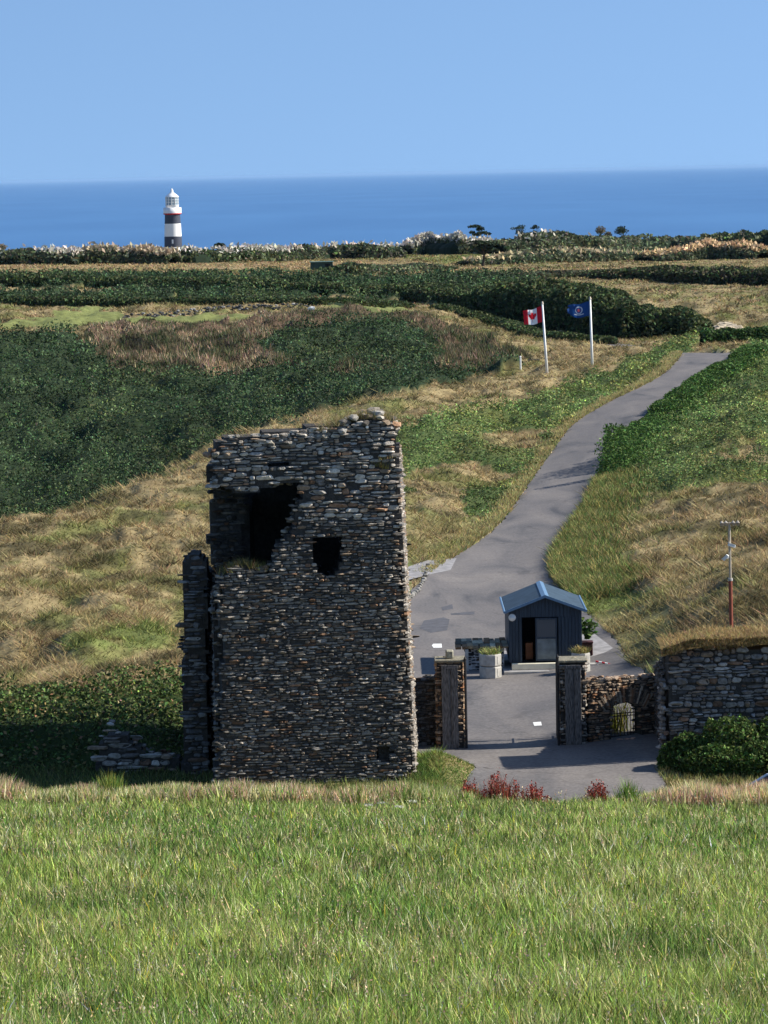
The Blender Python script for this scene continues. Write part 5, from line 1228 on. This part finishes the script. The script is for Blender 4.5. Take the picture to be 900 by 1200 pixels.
# green shed
g_ = G(377, 317.5, 480); mm = g_[1]/F; sd_ = thing('green_shed', 'small dark green shed far off between the long hedges and the ridge', 'shed', g_)
mb = MB(); mb.box((g_[0]-13*mm, g_[1], g_[2]-.3), (g_[0]+13*mm, g_[1]+2.4, g_[2]+10*mm), bev=.02); part(mb, 'wall', flat_mat('green_boards', (.018,.05,.04), .6), sd_)
mb = MB(); mb.box((g_[0]-14*mm, g_[1]-.3, g_[2]+10*mm+.003), (g_[0]+14*mm, g_[1]+2.7, g_[2]+10*mm+.14), bev=.02); part(mb, 'roof', flat_mat('green_roof', (.10,.17,.14), .5), sd_)
mb = MB(); mb.box((g_[0]+4*mm, g_[1]-.03, g_[2]+0.1), (g_[0]+10*mm, g_[1]-.003, g_[2]+8*mm)); part(mb, 'door', M_dark, sd_)
# white tee markers / small pale rocks and dark dry stone wall by the green
g_ = G(365, 367, 345); mb = MB(); rocks(mb, [g_+np.array([0,0,.3])], [.5], np.array([[.75,.74,.7]]), .9); tag(mb.build('white_boulder', M_stone, loc=tuple(g_)), 'single white boulder on the golf green left of the slope crest', 'boulder')
g_ = G(526, 362, 340); mb = MB(); rocks(mb, [g_+np.array([0,0,.25])], [.42], np.array([[.72,.7,.62]]), .9); tag(mb.build('white_boulder', M_stone, loc=tuple(g_)), 'small white boulder at the right end of the golf green by the lane', 'boulder')
mb = MB(); pts = []; sz = []; cl_ = []
for i in range(240):
    px_ = random.uniform(143, 362); py_ = np.interp(px_, [143, 200, 240, 270, 362], [378, 374, 370, 367, 365])
    g_ = G(px_, py_-2.5, 350); pts.append(g_+np.array([0,random.uniform(0, .6),random.uniform(0, .65)])); sz.append(random.uniform(.14, .28)); cl_.append((.07,.07,.07) if random.random() < .88 else (.3,.29,.27))
rocks(mb, pts, sz, np.array(cl_), .5); tag(mb.build('dry_stone_wall', M_stone, loc=tuple(pts[0])), 'long low dark dry stone wall along the back of the golf green', 'wall')

# ---------------------------------------------------------------- car at the lower right
Yk = 100.; kz = -20.; kx = float(P(868, 940, Yk)[0])-.95
car = thing('parked_car', 'silver car mostly hidden behind the meadow brow at the right edge', 'car', (kx+2.1, Yk, kz))
prof = [(0,.35),(.02,.62),(.25,.74),(1.0,.88),(1.25,.92),(1.85,1.38),(2.3,1.47),(3.2,1.46),(3.75,1.30),(4.1,1.0),(4.2,.7),(4.2,.35)]
def shell(pr, hw, inset, mt, nm, z_lo=None, crown=.05):
    mb = MB(); k = len(pr); secs = []
    for y_, f_ in ((-hw, .0), (-hw+.06, .6), (-hw*.5, 1.), (0, 1.05), (hw*.5, 1.), (hw-.06, .6), (hw, 0)):
        secs.append([(kx+x, Yk+y_, kz+z-crown*(1-f_)) for x, z in pr])
    V = sum(secs, []); Q_ = [(a*k+i, (a+1)*k+i, (a+1)*k+(i+1), a*k+i+1) for a in range(6) for i in range(k-1)]
    n0 = mb.n; mb.add(V, Q_, (0,0,0)); mb.f.append(np.array([list(range(k))])); mb.m.append(np.array([0])); mb.f.append(np.array([list(range(6*k, 7*k))[::-1]])); mb.m.append(np.array([0])); return mb
part(shell([(0,.3),(.0,.62),(.22,.76),(1.0,.90),(4.1,.97),(4.2,.7),(4.2,.3)], .84, 0, 0, ''), 'body', M_car, car, None, False)
mb = MB(); A = [(1.02,.90),(1.85,1.42),(2.3,1.48),(3.2,1.46),(3.85,1.2),(4.05,.95)]; V = []
for y_, k_ in ((-.74, 0), (-.62, 1), (.62, 1), (.74, 0)):
    V += [(kx+x, Yk+y_*(1 if z > 1 else 1.06), kz+z-(0 if k_ else .04)) for x, z in A]
mb.add(V, [(a*6+i, (a+1)*6+i, (a+1)*6+i+1, a*6+i+1) for a in (0, 1, 2) for i in range(5)], (0,0,0)); mb.f.append(np.array([[0,1,2,3,4,5]])); mb.m.append(np.array([0])); mb.f.append(np.array([[23,22,21,20,19,18]])); mb.m.append(np.array([0]))
part(mb, 'windows', M_glass, car)
mb = MB(); mb.tube([(kx+1.0, Yk-.80, kz+.90), (kx+1.4, Yk-.77, kz+1.16), (kx+1.85, Yk-.73, kz+1.41), (kx+2.3, Yk-.70, kz+1.48), (kx+3.2, Yk-.70, kz+1.46), (kx+3.85, Yk-.76, kz+1.2)], .045, (0,0,0), 0, 8); mb.tube([(kx+1.0, Yk+.80, kz+.90), (kx+1.85, Yk+.73, kz+1.41), (kx+2.3, Yk+.70, kz+1.48), (kx+3.2, Yk+.70, kz+1.46), (kx+3.85, Yk+.76, kz+1.2)], .045, (0,0,0), 0, 8)
mb.box((kx+1.9, Yk-.68, kz+1.44), (kx+3.2, Yk+.68, kz+1.50), bev=.02); part(mb, 'roof', M_car, car)
for x in (.8, 3.4):
    for y_ in (-.82, .66):
        mb = MB(); mb.tube([(kx+x, Yk+y_, kz+.31), (kx+x, Yk+y_+.18, kz+.31)], .31, (0,0,0), 0, 20); w1 = part(mb, 'wheel', M_black, car)
mb = MB(); mb.box((kx-.01, Yk-.75, kz+.55), (kx+.1, Yk-.45, kz+.7), bev=.02); part(mb, 'headlight', M_lens, car)
mb = MB(); mb.box((kx-.01, Yk+.45, kz+.55), (kx+.1, Yk+.75, kz+.7), bev=.02); part(mb, 'headlight', M_lens, car)

# thin sea air
hm, hnt, hb = newmat('sea_air'); hnt.nodes.remove(hb); pv = hnt.nodes.new('ShaderNodeVolumePrincipled'); pv.inputs['Color'].default_value = (.38, .62, .95, 1); pv.inputs['Density'].default_value = HAZE; pv.inputs['Anisotropy'].default_value = 0
hnt.links.new(pv.outputs[0], hnt.nodes['Material Output'].inputs['Volume'])
mb = MB(); mb.box((-4.1e5, -6e3, -101), (4.1e5, 6.1e5, 30)); hz_o = mb.build('haze', hm); tag(hz_o, 'thin pale sea air over the whole place', None, kind='stuff')

# ---------------------------------------------------------------- light, sky, camera
SEL = math.radians(36); BEH = math.radians(4)   # sun to the right and a little beyond the tower
sd = Vector((math.cos(SEL)*math.cos(BEH), math.cos(SEL)*math.sin(BEH), math.sin(SEL)))
L = bpy.data.lights.new('sun', 'SUN'); L.energy = 5.0; L.angle = math.radians(.53); L.color = (1, .945, .84)
lo = bpy.data.objects.new('sun', L); COL.objects.link(lo); lo.rotation_euler = sd.to_track_quat('Z', 'Y').to_euler()
W = bpy.data.worlds.new('World'); S.world = W; W.use_nodes = True; nt = W.node_tree
sk = nt.nodes.new('ShaderNodeTexSky'); sk.sky_type = 'NISHITA'; sk.sun_disc = False; sk.sun_elevation = SEL
sk.sun_rotation = math.pi/2-BEH; sk.air_density = 1.0; sk.dust_density = .3; sk.ozone_density = 1.5; sk.altitude = 100
hs_ = nt.nodes.new('ShaderNodeMix'); hs_.data_type = 'RGBA'; hs_.blend_type = 'MULTIPLY'; hs_.inputs[0].default_value = 1
hs_.inputs[7].default_value = (.94, 1.04, 1.12, 1)
tc = nt.nodes.new('ShaderNodeTexCoord'); va = nt.nodes.new('ShaderNodeVectorMath'); va.operation = 'ADD'; va.inputs[1].default_value = (0, 0, .28)
vn = nt.nodes.new('ShaderNodeVectorMath'); vn.operation = 'NORMALIZE'; nt.links.new(tc.outputs['Generated'], va.inputs[0]); nt.links.new(va.outputs[0], vn.inputs[0]); nt.links.new(vn.outputs[0], sk.inputs[0])
nt.links.new(sk.outputs[0], hs_.inputs[6]); bg = nt.nodes['Background']; nt.links.new(hs_.outputs[2], bg.inputs[0]); bg.inputs[1].default_value = .107
cd = bpy.data.cameras.new('camera'); cam = bpy.data.objects.new('camera', cd); COL.objects.link(cam)
cd.sensor_fit = 'VERTICAL'; cd.sensor_height = 36; cd.sensor_width = 27; cd.lens = 36*F/1200; cd.clip_start = .5; cd.clip_end = 1e6
M4 = Matrix(((RT[0], UP[0], -FW[0], 0), (RT[1], UP[1], -FW[1], 0), (RT[2], UP[2], -FW[2], 0), (0, 0, 0, 1))); cam.matrix_world = M4
S.camera = cam; S.render.resolution_x = 768; S.render.resolution_y = 1024
S.view_settings.view_transform = 'Standard'; S.view_settings.look = 'None'; S.view_settings.gamma = 1; S.view_settings.exposure = .68
S.cycles.max_bounces = 6
